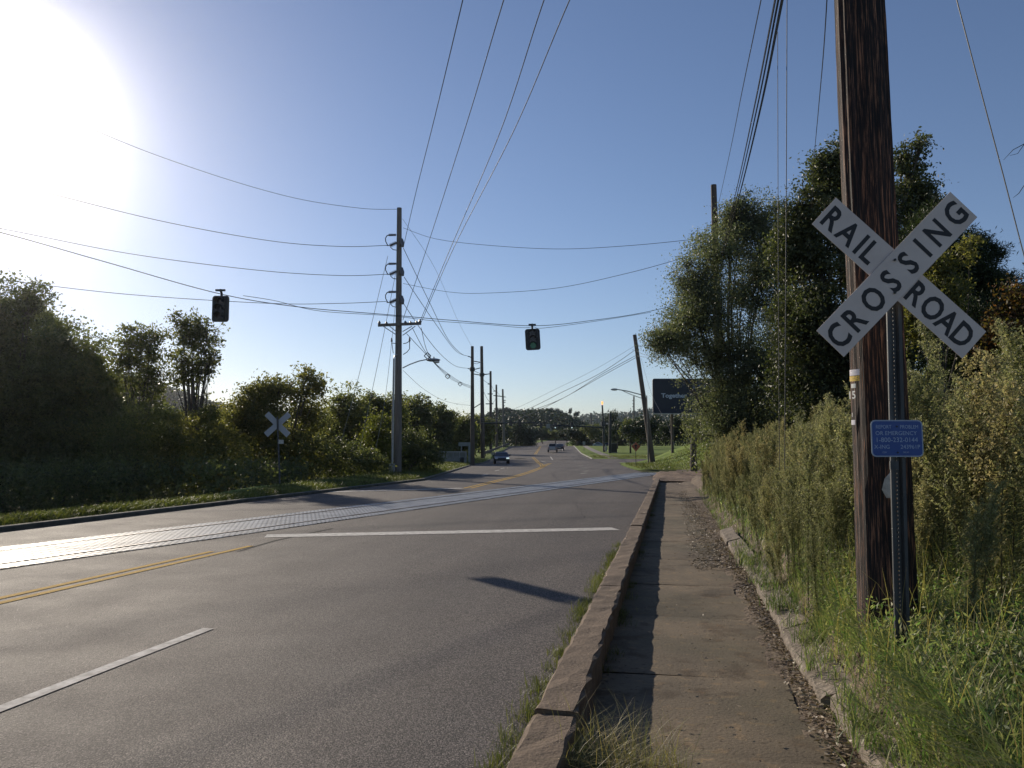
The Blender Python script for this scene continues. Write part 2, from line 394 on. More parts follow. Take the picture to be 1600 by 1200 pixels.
for p in ((907, 740), (911, 736.5), (907, 731.5), (903, 727.5), (900.5, 724), (897, 720.5), (893, 717.5)):
    q = ground(*p); strip(wl, [q, q + Vector((.7, 1.8 if p[1] > 735 else 1.2, 0)) * (1 if p[1] < 735 else .8)], .16)
for p in ((753, 743), (773, 736), (782, 732.7), (796, 727.5)):
    q = ground(*p); strip(wl, [q, q + Vector((.3, 3, 0))], .14)
tag(wl.build('white_road_marking', M['white_paint']), kind='structure')
tag(yl.build('yellow_road_marking', M['yellow_paint']), kind='structure')
# tar patches / cracks
tb = MB()
for a in (((372, 862), (430, 845), (520, 826)), ((560, 801), (660, 793), (760, 776), (880, 757), (1000, 752)), ((700, 771), (860, 760))):
    strip(tb, [ground(*p) for p in a], .05, .004)
rc = random.Random(8)
for s0, l0, s1, l1 in ((15, -8, 15.5, -12), (19, -2, 26, -3.1), (24, -1, 24.6, -4.5)):
    n_ = 26; tb_ = []
    for i in range(n_ + 1): tb_.append(road(s0 + (s1 - s0) * i / n_ + rc.uniform(-.05, .05), l0 + (l1 - l0) * i / n_ + rc.uniform(-.05, .05)))
    strip(tb, tb_, .012, .003)
q = ground(813.5, 716.5)
tb.add([(q.x + .9 * math.cos(a) , q.y + 2.2 * math.sin(a), zp(q.y + 2.2 * math.sin(a)) + .008) for a in np.linspace(0, 2 * math.pi, 12, endpoint=False)], [tuple(range(12))])
tag(tb.build('tar_patch', mat('tar', (.03, .03, .03), .95, spec=.1)), kind='structure')

# ---------------------------------------------------------------- rail crossing panels
a0, a1 = ground(0, 856), ground(995, 738.5); b0, b1 = ground(0, 883), ground(995, 749)
TD = (a1 - a0); TD.z = 0; TD.normalize(); TN = Vector((TD.y, -TD.x, 0))
W = 2.35; T0 = a0 - TD * 14
tlen = (a1 - T0).dot(TD)
def trk(t, n, z): p = T0 + TD * t + TN * n; return (p.x, p.y, z)
tr = empty('rail_crossing', T0, 'grey gridded rail crossing panels laid diagonally across the road', 'rail crossing')
def panelmat():
    m = bpy.data.materials.new('panel_grid'); m.use_nodes = True; t = m.node_tree; N = t.nodes; L = t.links; b = N['Principled BSDF']
    b.inputs['Base Color'].default_value = (.15, .16, .17, 1); b.inputs['Metallic'].default_value = .0; b.inputs['Roughness'].default_value = .6; b.inputs['Specular IOR Level'].default_value = .45
    tc = N.new('ShaderNodeTexCoord'); mp = N.new('ShaderNodeMapping'); mp.inputs['Rotation'].default_value = (0, 0, math.atan2(TD.y, TD.x) + .9)
    L.new(tc.outputs['Object'], mp.inputs[0])
    w1 = N.new('ShaderNodeTexWave'); w1.inputs['Scale'].default_value = 2.3; w1.bands_direction = 'X'
    w2 = N.new('ShaderNodeTexWave'); w2.inputs['Scale'].default_value = 2.3; w2.bands_direction = 'Y'
    L.new(mp.outputs[0], w1.inputs['Vector']); L.new(mp.outputs[0], w2.inputs['Vector'])
    mx = N.new('ShaderNodeMath'); mx.operation = 'MAXIMUM'; L.new(w1.outputs['Fac'], mx.inputs[0]); L.new(w2.outputs['Fac'], mx.inputs[1])
    bp = N.new('ShaderNodeBump'); bp.inputs['Distance'].default_value = .02; bp.inputs['Strength'].default_value = .55; L.new(mx.outputs[0], bp.inputs['Height'])
    L.new(bp.outputs[0], b.inputs['Normal'])
    n = N.new('ShaderNodeTexNoise'); n.inputs['Scale'].default_value = 1.5; n.inputs['Detail'].default_value = 6; L.new(tc.outputs['Object'], n.inputs['Vector'])
    r = N.new('ShaderNodeValToRGB'); r.color_ramp.elements[0].color = (.22, .245, .28, 1); r.color_ramp.elements[1].color = (.42, .46, .52, 1); r.color_ramp.elements[0].position = .3; r.color_ramp.elements[1].position = .7  # blue-grey raised so the base colour carries the sky's sheen
    L.new(n.outputs[0], r.inputs[0])
    gr_ = N.new('ShaderNodeValToRGB'); gr_.color_ramp.elements[0].position = .66; gr_.color_ramp.elements[1].position = .84; gr_.color_ramp.elements[0].color = (.16, .16, .16, 1); gr_.color_ramp.elements[1].color = (1, 1, 1, 1); L.new(mx.outputs[0], gr_.inputs[0])
    mm = N.new('ShaderNodeMix'); mm.data_type = 'RGBA'; mm.blend_type = 'MULTIPLY'; mm.inputs[0].default_value = 1; L.new(r.outputs[0], mm.inputs[6]); L.new(gr_.outputs[0], mm.inputs[7]); L.new(mm.outputs[2], b.inputs['Base Color'])
    sm_ = N.new('ShaderNodeMath'); sm_.operation = 'MULTIPLY'; sm_.inputs[1].default_value = .30; L.new(gr_.outputs[0], sm_.inputs[0]); L.new(sm_.outputs[0], b.inputs['Specular IOR Level'])
    return m
PM = panelmat()
npan = 26; pl = tlen / npan
for n0, n1 in ((0, .40), (.52, 1.80), (1.95, W)):
    mbp = MB()
    for i in range(npan):
        c = T0 + TD * (pl * (i + .5)) + TN * ((n0 + n1) / 2)
        rot = Matrix.Rotation(math.atan2(TD.y, TD.x), 3, 'Z')
        mbp.box((c.x, c.y, -.03 + random.uniform(-.003, .003)), (pl - .012, n1 - n0, .085), rot)
    mbp.build('crossing_panel', PM, tr)
for n0, n1 in ((.40, .46), (1.80, 1.87)):
    mbr = MB(); c = T0 + TD * (tlen / 2) + TN * ((n0 + n1) / 2)
    mbr.box((c.x, c.y, -.02), (tlen + 4, n1 - n0, .075), Matrix.Rotation(math.atan2(TD.y, TD.x), 3, 'Z')); mbr.build('rail', M['rail'], tr)
# dark bed that shows in the flangeways
mbf = MB(); mbf.add([trk(-2, -.03, .006), trk(tlen, -.03, .006), trk(tlen, W + .03, .006), trk(-2, W + .03, .006)], [(0, 1, 2, 3)])
mbf.build('track_bed', M['flangeway'], tr)

# ---------------------------------------------------------------- kerbs, pavement, edging
M['kerb'] = mat('kerb', (.09, .060, .038), .9, noise=(5, (.20, .14, .09)), bump=(40, .7, .012), stops=(.3, .7), detail=10)
def jitter_box(mb, s0, s1, l0, l1, z0, z1, nz=.006, seg=.18, rag=.012):
    n = max(2, int((s1 - s0) / seg)); sec = [(l0, z0), (l0, z1 - .015), (l0 + .02, z1), ((l0 + l1) / 2, z1), (l1 - .02, z1), (l1, z1 - .02), (l1, z0)]
    vs = []
    for i in range(n + 1):
        s = s0 + (s1 - s0) * i / n
        for l, z in sec:
            top = z > z0 + .01
            vs.append(road(s + random.uniform(-.01, .01), l + random.uniform(-rag, rag), z + (random.uniform(-nz, nz) if top else 0)))
    k = len(sec); fs = [(i * k + j, i * k + j + 1, (i + 1) * k + j + 1, (i + 1) * k + j) for i in range(n) for j in range(k - 1)]
    fs += [tuple(range(k - 1, -1, -1)), tuple(n * k + j for j in range(k))]
    mb.add(vs, fs)
mb = MB(); s = -2.0
while s < 43:
    L_ = random.choice((1.5, 2.2, 2.9)); e = min(s + L_, 44)
    jitter_box(mb, s, e - .03, -.80, -.545, -.3, .095 + random.uniform(-.012, .01)); s += L_
tag(mb.build('kerb', M['kerb'], smooth=False), kind='structure')
# pavement: slabs as one sheet with height jitter
def walkmat():
    m = mat('pavement', (.10, .076, .048), .9, noise=(1.1, (.20, .15, .092)), bump=(45, .5, .01), stops=(.3, .72), detail=12)
    t = m.node_tree; N = t.nodes; L = t.links; b = N['Principled BSDF']; tc = N.new('ShaderNodeTexCoord')
    base = b.inputs['Base Color'].links[0].from_socket
    for sc_, lo, hi, c in ((3.5, .54, .66, (.62, .55, .46, 1)), (26, .60, .68, (.45, .4, .35, 1)), (.6, .45, .55, (.76, .8, .76, 1)), (9, .58, .64, (1.35, 1.25, 1.1, 1))):
        n = N.new('ShaderNodeTexNoise'); n.inputs['Scale'].default_value = sc_; n.inputs['Detail'].default_value = 5
        L.new(tc.outputs['Object'], n.inputs['Vector']); r = N.new('ShaderNodeValToRGB')
        r.color_ramp.elements[0].color = (1, 1, 1, 1); r.color_ramp.elements[1].color = c; r.color_ramp.elements[0].position = lo; r.color_ramp.elements[1].position = hi
        L.new(n.outputs[0], r.inputs[0]); x = N.new('ShaderNodeMix'); x.data_type = 'RGBA'; x.blend_type = 'MULTIPLY'; x.inputs[0].default_value = 1
        L.new(base, x.inputs[6]); L.new(r.outputs[0], x.inputs[7]); base = x.outputs[2]
    L.new(base, b.inputs['Base Color']); return m
M['walk'] = walkmat()
mb = MB(); s = -2.0; slabs = [-2.0, 1.6, 3.05, 4.75, 6.4, 8.6, 10.6, 13, 15.5, 18, 22, 26, 30]
def walkz(s): return -.115
for s0, s1 in zip(slabs[:-1], slabs[1:]):
    tz = random.uniform(-.005, .005); tl = random.uniform(-.01, .01)
    n = max(3, int((s1 - s0) / .12)); m_ = 8; vs = []
    for i in range(n + 1):
        s = s0 + .003 + (s1 - s0 - .006) * i / n
        r_edge = .84 + .05 * math.sin(s * 1.7) + .04 * math.sin(s * 4.1 + 1) + random.uniform(-.015, .015) - max(0, s - 8) * .006
        for j in range(m_ + 1):
            l = -.56 + (r_edge + .56) * j / m_
            vs.append(road(s, l, walkz(s) + tz + tl * (l - .2) + random.uniform(-.001, .001) - (.007 if i in (0, n) else 0)))
    mb.add(vs, [(i * (m_ + 1) + j, i * (m_ + 1) + j + 1, (i + 1) * (m_ + 1) + j + 1, (i + 1) * (m_ + 1) + j) for i in range(n) for j in range(m_)])
tag(mb.build('pavement', M['walk'], smooth=True), kind='structure')
# dirt bed under and beside the pavement
mb = MB(); vs = []; n = 160; m_ = 10
for i in range(n + 1):
    s = -2 + 52 * i / n
    for j in range(m_ + 1):
        l = -.56 + 1.9 * j / m_; k = sm((s - 22) / 10)
        zz = -.155 + (.045 + .035 * k) * sm((l - .55) / .35) + .05 * k + random.uniform(-.012, .012)
        vs.append(road(s, l, zz))
mb.add(vs, [(i * (m_ + 1) + j, i * (m_ + 1) + j + 1, (i + 1) * (m_ + 1) + j + 1, (i + 1) * (m_ + 1) + j) for i in range(n) for j in range(m_)])
tag(mb.build('soil_strip', M['dirt'], smooth=True), kind='structure')
mb = MB(); vs = []; n = 60; m_ = 40; rd = random.Random(3)
for i in range(n + 1):
    s = 43.5 + 17 * i / n
    for j in range(m_ + 1):
        l = -1.1 + 9 * j / m_; ed = sm((l + 1.1) / .5) * sm((7.9 - l) / 2) * sm(i / 5) * sm((n - i) / 6)
        vs.append(road(s, l, .005 + ed * (.03 + .05 * math.sin(l * 2.1 + s * .6) ** 2 + rd.uniform(0, .07)) - .03 * (1 - ed) + .12 * sm((l - 3) / 5)))
mb.add(vs, [(i * (m_ + 1) + j, i * (m_ + 1) + j + 1, (i + 1) * (m_ + 1) + j + 1, (i + 1) * (m_ + 1) + j) for i in range(n) for j in range(m_)])
tag(mb.build('track_soil', mat('red_dirt', (.09, .055, .038), .95, noise=(1.6, (.24, .165, .11)), bump=(12, .9, .05)), smooth=True), kind='structure')
# broken concrete edging on the bank side
M['edge_stone'] = mat('edge_stone', (.09, .07, .05), .9, noise=(6, (.25, .205, .16)), bump=(20, .9, .03), stops=(.3, .65), detail=10)
edg = empty('broken_edging', road(2, 1.15, -.1), 'broken low concrete edging leaning along the weedy bank beside the pavement', 'edging')
s = 1.9
while s < 15:
    L_ = random.uniform(1.3, 2.3); mb = MB()
    jitter_box(mb, s, s + L_, 0, .26, -.10, .0, rag=.010, nz=.008)
    tilt = random.uniform(-.02, .05); ll = 1.0 + .02 * math.sin(s * 2) + random.uniform(-.02, .02); zz = -.015 + random.uniform(-.02, .02)
    vs = []
    for v in mb.v:
        s_, l_ = sl(v[0], v[1]); z_ = v[2]
        a = .28 + tilt; vs.append(road(s_, ll + l_ * math.cos(a) , z_ + zz + l_ * math.sin(a)))
    mb.v = [tuple(v) for v in vs]; mb.build('slab', M['edge_stone'], edg); s += L_ + random.uniform(.02, .12)
# left kerb
mb = MB(); P = []
yy = np.concatenate([np.arange(-30, 116, 1.0)])
sec = [(0.0, -.02), (0.0, .08), (-.03, .10), (-.17, .105), (-.19, -.05)]
vs = []
for y in yy:
    x = lerp(XL, y)
    for a, z in sec: vs.append((x + a + random.uniform(-.006, .006), y, z + zp(y)))
k = len(sec); mb.add(vs, [(i * k + j, i * k + j + 1, (i + 1) * k + j + 1, (i + 1) * k + j) for i in range(len(yy) - 1) for j in range(k - 1)])
M['kerb_grey'] = mat('kerb_grey', (.06, .058, .045), .95, noise=(3, (.13, .12, .09)))
tag(mb.build('far_kerb', M['kerb_grey']), kind='structure')
mb = MB(); vs = []; yy = [y for y in np.arange(118, 240, 2.)]
for y in yy:
    x = lerp(XR, y)
    for a, z in sec: vs.append((x - a, y, z + zp(y) + .01))
mb.add(vs, [(i * k + j, i * k + j + 1, (i + 1) * k + j + 1, (i + 1) * k + j) for i in range(len(yy) - 1) for j in range(k - 1)])
tag(mb.build('side_kerb', mat('kerb_pale', (.3, .29, .26), .9)), kind='structure')

# ---------------------------------------------------------------- foliage engine
def unit(n):
    v = rng.normal(size=(n, 3)); return v / np.linalg.norm(v, axis=1)[:, None]
def leaf_quads(Cn, size, asp=.5, droop=0.):
    n = len(Cn); d = unit(n); d[:, 2] -= droop; d /= np.linalg.norm(d, axis=1)[:, None]
    u = np.cross(d, unit(n)); u /= np.linalg.norm(u, axis=1)[:, None] + 1e-9
    s = (size * rng.uniform(.6, 1.3, n))[:, None]
    nn = np.cross(d, u)
    a = Cn - d * s * .5; b = Cn + u * s * asp * .5 + nn * s * .08; c = Cn + d * s * .5; e = Cn - u * s * asp * .5 + nn * s * .08
    return np.stack([a, b, c, e], 1)
def tree(name, base, blobs, Y, leafm, barkm, label, leaf=.12, n=9000, tr=.18, group=None, cat='tree', asp=.55, droop=.2, shell=.35, twig=True, spreadY=1.0, forks=None, csz=.22, cden=26, grow=1.12, rmax=1.1):
    """blobs: (px, py, rx, ry) in photo pixels at depth Y -> crown volumes; base = Vector on the ground"""
    root = empty(name, base, label, cat, group)
    Bs = []
    for b in blobs:
        dY = rng.uniform(-1, 1) * spreadY * b[2] * pxm(Y) * .8 if len(b) < 5 else b[4]
        c = at(b[0], b[1], Y + dY); k = pxm(Y)
        Bs.append((np.array(c), np.array([b[2] * k, b[2] * k * 1.0, b[3] * k]) * grow))
    nB = len(Bs); ex = []
    if nB > 3:
        for i in range(nB):
            ds = sorted((np.linalg.norm(Bs[i][0] - Bs[j][0]), j) for j in range(nB) if j != i)[:2]
            for dd, j in ds:
                if j > i or dd < 2.2 * Bs[i][1].mean(): ex.append(((Bs[i][0] + Bs[j][0]) / 2 + rng.normal(size=3) * Bs[i][1] * .25, (Bs[i][1] + Bs[j][1]) * .42))
    nmain = nB; Bs = Bs + ex
    vol = np.array([b[1].prod() ** (2 / 3) for b in Bs]); cnt = (1.35 * n * vol / vol.sum()).astype(int)
    L = []; wood = MB()
    top = sum((b[0] for b in Bs), np.zeros(3)) / len(Bs); leaf = leaf * 1.12
    zc = [b[0][2] for b in Bs]
    fork = Vector(base).lerp(Vector((top[0], top[1], min(zc))), .75)
    fork.z = base.z + (min(zc) - base.z) * .7 if min(zc) - base.z > 1 else base.z + .5
    mid = Vector(base).lerp(fork, .5) + Vector((rng.uniform(-.15, .15), 0, 0))
    wood.tube([base - Vector((0, 0, .3)), base + Vector((0, 0, .2)), mid, fork], [tr * 1.35, tr * 1.05, tr * .9, tr * .75], 8)
    for (c, r), m in zip(Bs, cnt):
        nc = max(8, int(cden * (r[0] * r[2]) ** .5)); nc = min(nc, 160)
        cd = unit(nc); rad = rng.uniform(shell, rmax, nc)[:, None]
        cc = c + cd * r * rad
        cs = 1.25 * csz * (r.mean() ** .5) * rng.uniform(.6, 1.35, nc)
        idx = rng.integers(0, nc, m)
        pts = cc[idx] + rng.normal(size=(m, 3)) * cs[idx][:, None] * np.array([.8, .8, .55])
        L.append(leaf_quads(pts, leaf, asp, droop))
        cv = Vector(c); f0 = mid.lerp(fork, rng.uniform(.2, 1)); p1 = f0.lerp(cv, .5) + Vector((rng.normal() * .15, rng.normal() * .15, .08 * (cv - f0).length))
        if rng.random() < .6: wood.tube([f0, f0.lerp(p1, .5), p1, cv], [tr * .36, tr * .26, tr * .18, tr * .08], 5)
        if twig:
            for q in cc[: min(nc, 26)]:
                qv = Vector(q); m_ = cv.lerp(qv, .5) + Vector((0, 0, .05))
                wood.tube([p1.lerp(cv, rng.uniform(.8, 1)), m_, qv], [tr * .07, tr * .05, tr * .02 + .002], 3, cap=False)
    wood.build('trunk', barkm, root, smooth=True)
    npmesh('crown', np.concatenate(L), 4, leafm, root)
    return root
LM = {  # dark, mid and olive colours are lightened to carry the sun-glare veil
 'dark': leafmat('leaf_dark', (.075, .095, .055), (.115, .14, .075), (.16, .17, .09)),
 'deep': leafmat('leaf_deep', (.04, .058, .032), (.07, .09, .05), (.12, .13, .07), trans=.3),
 'far': leafmat('leaf_far', (.03, .045, .03), (.05, .07, .042), trans=.2),
 'mid': leafmat('leaf_mid', (.085, .11, .055), (.13, .155, .075), (.19, .185, .10), trans=.55),
 'olive': leafmat('leaf_olive', (.08, .095, .042), (.14, .15, .065), (.22, .2, .09), trans=.55),
 'locust': leafmat('leaf_locust', (.10, .13, .085), (.165, .195, .125), (.23, .24, .16), trans=.4, tt=(1.35, 1.45, .85)),
 'cedar': leafmat('leaf_cedar', (.03, .045, .025), (.055, .075, .035), trans=.3),
 'red': leafmat('leaf_red', (.10, .045, .03), (.17, .07, .045), (.09, .09, .03)),
 'yellowgreen': leafmat('leaf_yg', (.09, .11, .03), (.16, .17, .045)),
 'grass': leafmat('grass_blade', (.075, .15, .05), (.14, .235, .08), (.32, .30, .18), trans=.42, tt=(1.25, 1.45, .8)),
 'lawn': leafmat('lawn_blade', (.075, .105, .03), (.12, .155, .045), (.18, .18, .07), trans=.35),
 'dry': leafmat('dry_blade', (.36, .28, .16), (.52, .42, .26), (.2, .22, .09), trans=.35),
 'weed': leafmat('weed_leaf', (.17, .19, .10), (.28, .285, .155), (.37, .34, .20), trans=.5, vary=True, tt=(1.2, 1.25, .95)),
 'weedtip': leafmat('weed_tip', (.38, .33, .22), (.56, .48, .33), (.28, .29, .16), trans=.5, vary=True, tt=(1.2, 1.2, 1.0)),
 'litter': leafmat('litter_leaf', (.11, .075, .05), (.24, .175, .12), (.40, .33, .25), trans=.05),
}
bark = mat('bark', (.06, .05, .04), .9, noise=(6, (.11, .095, .08), (4, 4, .6)), bump=(8, .7, .04, (4, 4, .6)))
def gp(px, Y, dx=0): 
    p = at(px, 700, Y); return Vector((p.x + dx, Y, Z(p.x + dx, Y)))

# left side of the road
tree('leafy_tree', gp(15, 46), [(20, 490, 50, 55), (-35, 520, 60, 70), (30, 570, 75, 80), (-40, 620, 80, 90), (60, 660, 75, 80), (0, 720, 90, 60), (45, 455, 25, 25)], 46, LM['dark'], bark, 'tallest dark tree at the far left edge, partly lost in the sun glare', leaf=.19, n=52000, shell=.15)
tree('leafy_tree', gp(105, 45), [(95, 560, 38, 50), (110, 620, 50, 60), (130, 680, 60, 60), (75, 600, 40, 50), (120, 735, 70, 40), (88, 515, 18, 18)], 45, LM['dark'], bark, 'dense dark tree just right of the tallest tree on the left', leaf=.18, n=40000, shell=.15)
tree('leafy_tree', gp(160, 44), [(150, 590, 25, 40), (158, 640, 28, 45), (175, 690, 35, 50), (140, 560, 12, 18), (165, 740, 45, 30)], 44, LM['mid'], bark, 'narrow dark tree sloping down toward the gap beside the paired thin trees', leaf=.17, n=22000, shell=.15)
tree('slender_tree', gp(225, 43), [(200, 538, 22, 24), (222, 520, 26, 20), (244, 545, 26, 30), (215, 565, 26, 24), (250, 580, 24, 24), (190, 560, 12, 16), (225, 605, 22, 24), (195, 590, 18, 20), (245, 610, 16, 20)], 43, LM['mid'], bark, 'thin-crowned tree with sky gaps, left one of the pair below the left signal', leaf=.15, n=4600, shell=.35, spreadY=.6, csz=.17, grow=1.2, rmax=1.2)
tree('slender_tree', gp(302, 43), [(274, 505, 15, 18), (290, 525, 22, 24), (312, 512, 18, 20), (316, 540, 22, 26), (338, 520, 9, 18), (336, 555, 10, 24), (284, 560, 20, 22), (300, 585, 18, 18), (270, 590, 18, 20), (325, 580, 8, 22), (318, 620, 9, 20)], 43, LM['mid'], bark, 'thin multi-stemmed tree with bare lower stems directly under the left signal', leaf=.15, n=4800, shell=.35, spreadY=.6, csz=.17, grow=1.2, rmax=1.2)
wood = MB()
for a, b in ((300, 325), (305, 300), (296, 283)):
    wood.tube([at(a, 720, 43), at((a * .6 + b * .4), 650, 43), at(b, 560, 43)], [.1, .07, .04], 5)
o_ = [o for o in C.objects if o.name.startswith('slender_tree')][-1]; wood.build('trunk', bark, o_, smooth=True)
def bush(px, Y, blobs, lm, label, n=6000, leaf=.12, name='bush', **k):
    return tree(name, gp(px, Y), blobs, Y, LM[lm], bark, label, leaf=leaf, n=n, tr=.06, cat='bush', **k)
bush(200, 40, [(195, 670, 40, 50), (215, 720, 50, 50), (170, 740, 40, 30), (230, 650, 24, 24)], 'mid', 'hazy bush below the left thin tree, close to the grass strip', 9000)
bush(275, 39, [(260, 690, 36, 50), (290, 710, 40, 50), (262, 650, 20, 22), (310, 730, 40, 30)], 'olive', 'sunlit bush between the thin trees and the back-facing crossbuck', 9000)
bush(335, 40, [(335, 680, 32, 50), (350, 725, 40, 40), (325, 655, 16, 20)], 'olive', 'rounded bush left of the back-facing crossbuck sign', 8000)
tree('broad_tree', gp(440, 45), [(375, 655, 34, 34), (405, 625, 30, 28), (440, 612, 26, 24), (475, 600, 24, 24), (500, 608, 14, 18), (425, 660, 45, 40), (480, 655, 38, 40), (395, 705, 50, 45), (465, 715, 60, 45), (412, 600, 12, 10), (478, 580, 8, 9)], 45, LM['olive'], bark, 'broad sunlit tree filling the space behind the back-facing crossbuck', leaf=.15, n=24000, shell=.2)
tree('broad_tree', gp(545, 58), [(530, 645, 26, 28), (560, 640, 26, 26), (545, 690, 38, 40), (515, 690, 30, 44), (525, 622, 10, 10)], 58, LM['mid'], bark, 'dark tree between the crossbuck tree and the tall power pole', leaf=.18, n=10000, shell=.2)
tree('broad_tree', gp(597, 62), [(590, 637, 22, 22), (612, 640, 24, 24), (600, 690, 32, 44), (578, 632, 10, 12)], 62, LM['mid'], bark, 'green tree directly behind the tall power pole', leaf=.18, n=9000, shell=.2)
bush(592, 50, [(592, 670, 20, 26), (580, 690, 22, 22), (600, 710, 26, 26)], 'yellowgreen', 'yellow-green bush left of the tall power pole', 5000, leaf=.13)
bush(545, 46, [(525, 720, 30, 28), (560, 725, 30, 24), (585, 728, 24, 18)], 'dark', 'dark undergrowth bush behind the guy wires', 5500, leaf=.13)
bush(640, 52, [(645, 700, 26, 34), (668, 712, 22, 20)], 'dark', 'dark bush on the right side of the tall power pole base', 6000, leaf=.13)
tree('round_tree', gp(650, 100), [(648, 640, 20, 22), (632, 660, 20, 26), (662, 665, 22, 26), (645, 695, 26, 26)], 100, LM['mid'], bark, 'rounded tree just right of the tall power pole', leaf=.26, n=14000, shell=.25)
tree('round_tree', gp(690, 104), [(688, 650, 18, 19), (676, 672, 18, 22), (700, 672, 18, 24), (690, 697, 24, 18)], 104, LM['dark'], bark, 'darkest rounded tree above the roadside board', leaf=.28, n=13000, shell=.25)
tree('round_tree', gp(722, 110), [(718, 668, 14, 16), (733, 675, 16, 22), (722, 695, 20, 16), (708, 690, 16, 16)], 110, LM['mid'], bark, 'lower green tree left of the two slim power poles', leaf=.3, n=10000, shell=.25)
tree('round_tree', gp(748, 150), [(745, 662, 14, 14), (755, 675, 18, 20), (742, 690, 16, 16)], 150, LM['mid'], bark, 'green tree between the two slim power poles', leaf=.4, n=5000, shell=.25)

# mid and far trees: three prototypes, copied
protos = []
for i, (lm, seed) in enumerate((('far', 3), ('dark', 5), ('far', 9))):
    rng = np.random.default_rng(seed)
    root = empty('distant_tree', (0, -200 - 20 * i, 0))
    Bs = [(np.array([rng.uniform(-.28, .28), rng.uniform(-.28, .28), rng.uniform(.42, .80)]), np.array([.2, .2, .16]) * rng.uniform(.8, 1.3)) for _ in range(9)] + [(np.array([0, 0, .55]), np.array([.36, .36, .22]))]
    L = []; wood = MB(); wood.tube([(0, 0, -.02), (0, 0, .2), (.01, 0, .5)], [.03, .022, .012], 6)
    for c, r in Bs:
        nc = 30; cc = c + unit(nc) * r * rng.uniform(.4, 1, nc)[:, None]; idx = rng.integers(0, nc, 420)
        L.append(leaf_quads(cc[idx] + rng.normal(size=(420, 3)) * .035, .05, .6)); wood.tube([(0, 0, .25), tuple(c)], [.012, .005], 4)
    off = Vector(root.location)
    t_ = wood.build('trunk', bark, root, smooth=True, local=True)
    LL = np.concatenate(L) + np.array(off)
    npmesh('crown', LL, 4, LM[lm], root); protos.append(root)
rng = np.random.default_rng(11)
used = set()
def dtree(px, topy, wpx, Y, kind, label, group='trees in the distance', base=None):
    b = gp(px, Y) if base is None else base
    top = at(px, topy, Y).z; H = (top - b.z) / .93; Wd = wpx * pxm(Y) / .95
    src = protos[kind]
    if kind in used:
        o = src.copy(); C.objects.link(o)
        for ch in list(src.children): c = ch.copy(); C.objects.link(c); c.parent = o
    else: o = src; used.add(kind)
    o.location = b; o.rotation_euler = (0, 0, random.uniform(0, 6)); o.scale = (Wd, Wd, H)
    tag(o, label, 'tree', group); return o
D = [
 (965, 655, 34, 190, 0, 'small dark tree behind the black signal pole'),
 (985, 652, 50, 150, 1, 'green spreading tree on the lawn left of the leaning pole'),
 (1014, 647, 84, 140, 0, 'large dark tree directly behind the leaning pole'),
 (1052, 650, 50, 130, 2, 'dark tree under the billboard'),
 (1095, 648, 60, 120, 1, 'green tree on the slope right of the billboard'),
 (952, 644, 26, 215, 2, 'tall narrow dark tree behind the traffic signal mast pole'),
 (925, 662, 34, 250, 1, 'green tree left of the signal mast pole'),
 (902, 668, 44, 262, 2, 'low wide tree under the right part of the signal arm'),
 (886, 668, 30, 285, 0, 'low dark tree under the two green signals'),
 (868, 671, 30, 330, 1, 'pale tree at the end of the far road'),
 (915, 666, 30, 300, 0, 'dark tree at the edge of the far lawn'),
 (848, 672, 26, 330, 0, 'dark tree in the median of the far road'),
 (836, 668, 30, 300, 2, 'dark tree left of the far road end'),
 (822, 662, 36, 285, 0, 'dark tree under the left signal head of the mast arm'),
 (806, 660, 36, 262, 2, 'large dark tree at the left verge of the far road'),
 (792, 664, 28, 250, 1, 'green tree behind the last power pole'),
 (778, 655, 30, 235, 2, 'dark tree behind the guardrail'),
 (766, 652, 26, 215, 1, 'green tree between the far power poles'),
 (757, 648, 24, 200, 0, 'dark tree left of the third power pole'),
 (846, 664, 30, 360, 1, 'pale green tree in the gap above the far road'),
 (940, 670, 30, 330, 0, 'dark low tree far behind the lawn'),
 (970, 665, 44, 300, 1, 'green tree far behind the lawn near the leaning pole'),
 (1000, 668, 44, 280, 0, 'dark tree far behind the diamond sign'),
 (1040, 665, 50, 270, 2, 'dark tree far behind the billboard posts'),
]
for d in D: dtree(*d)

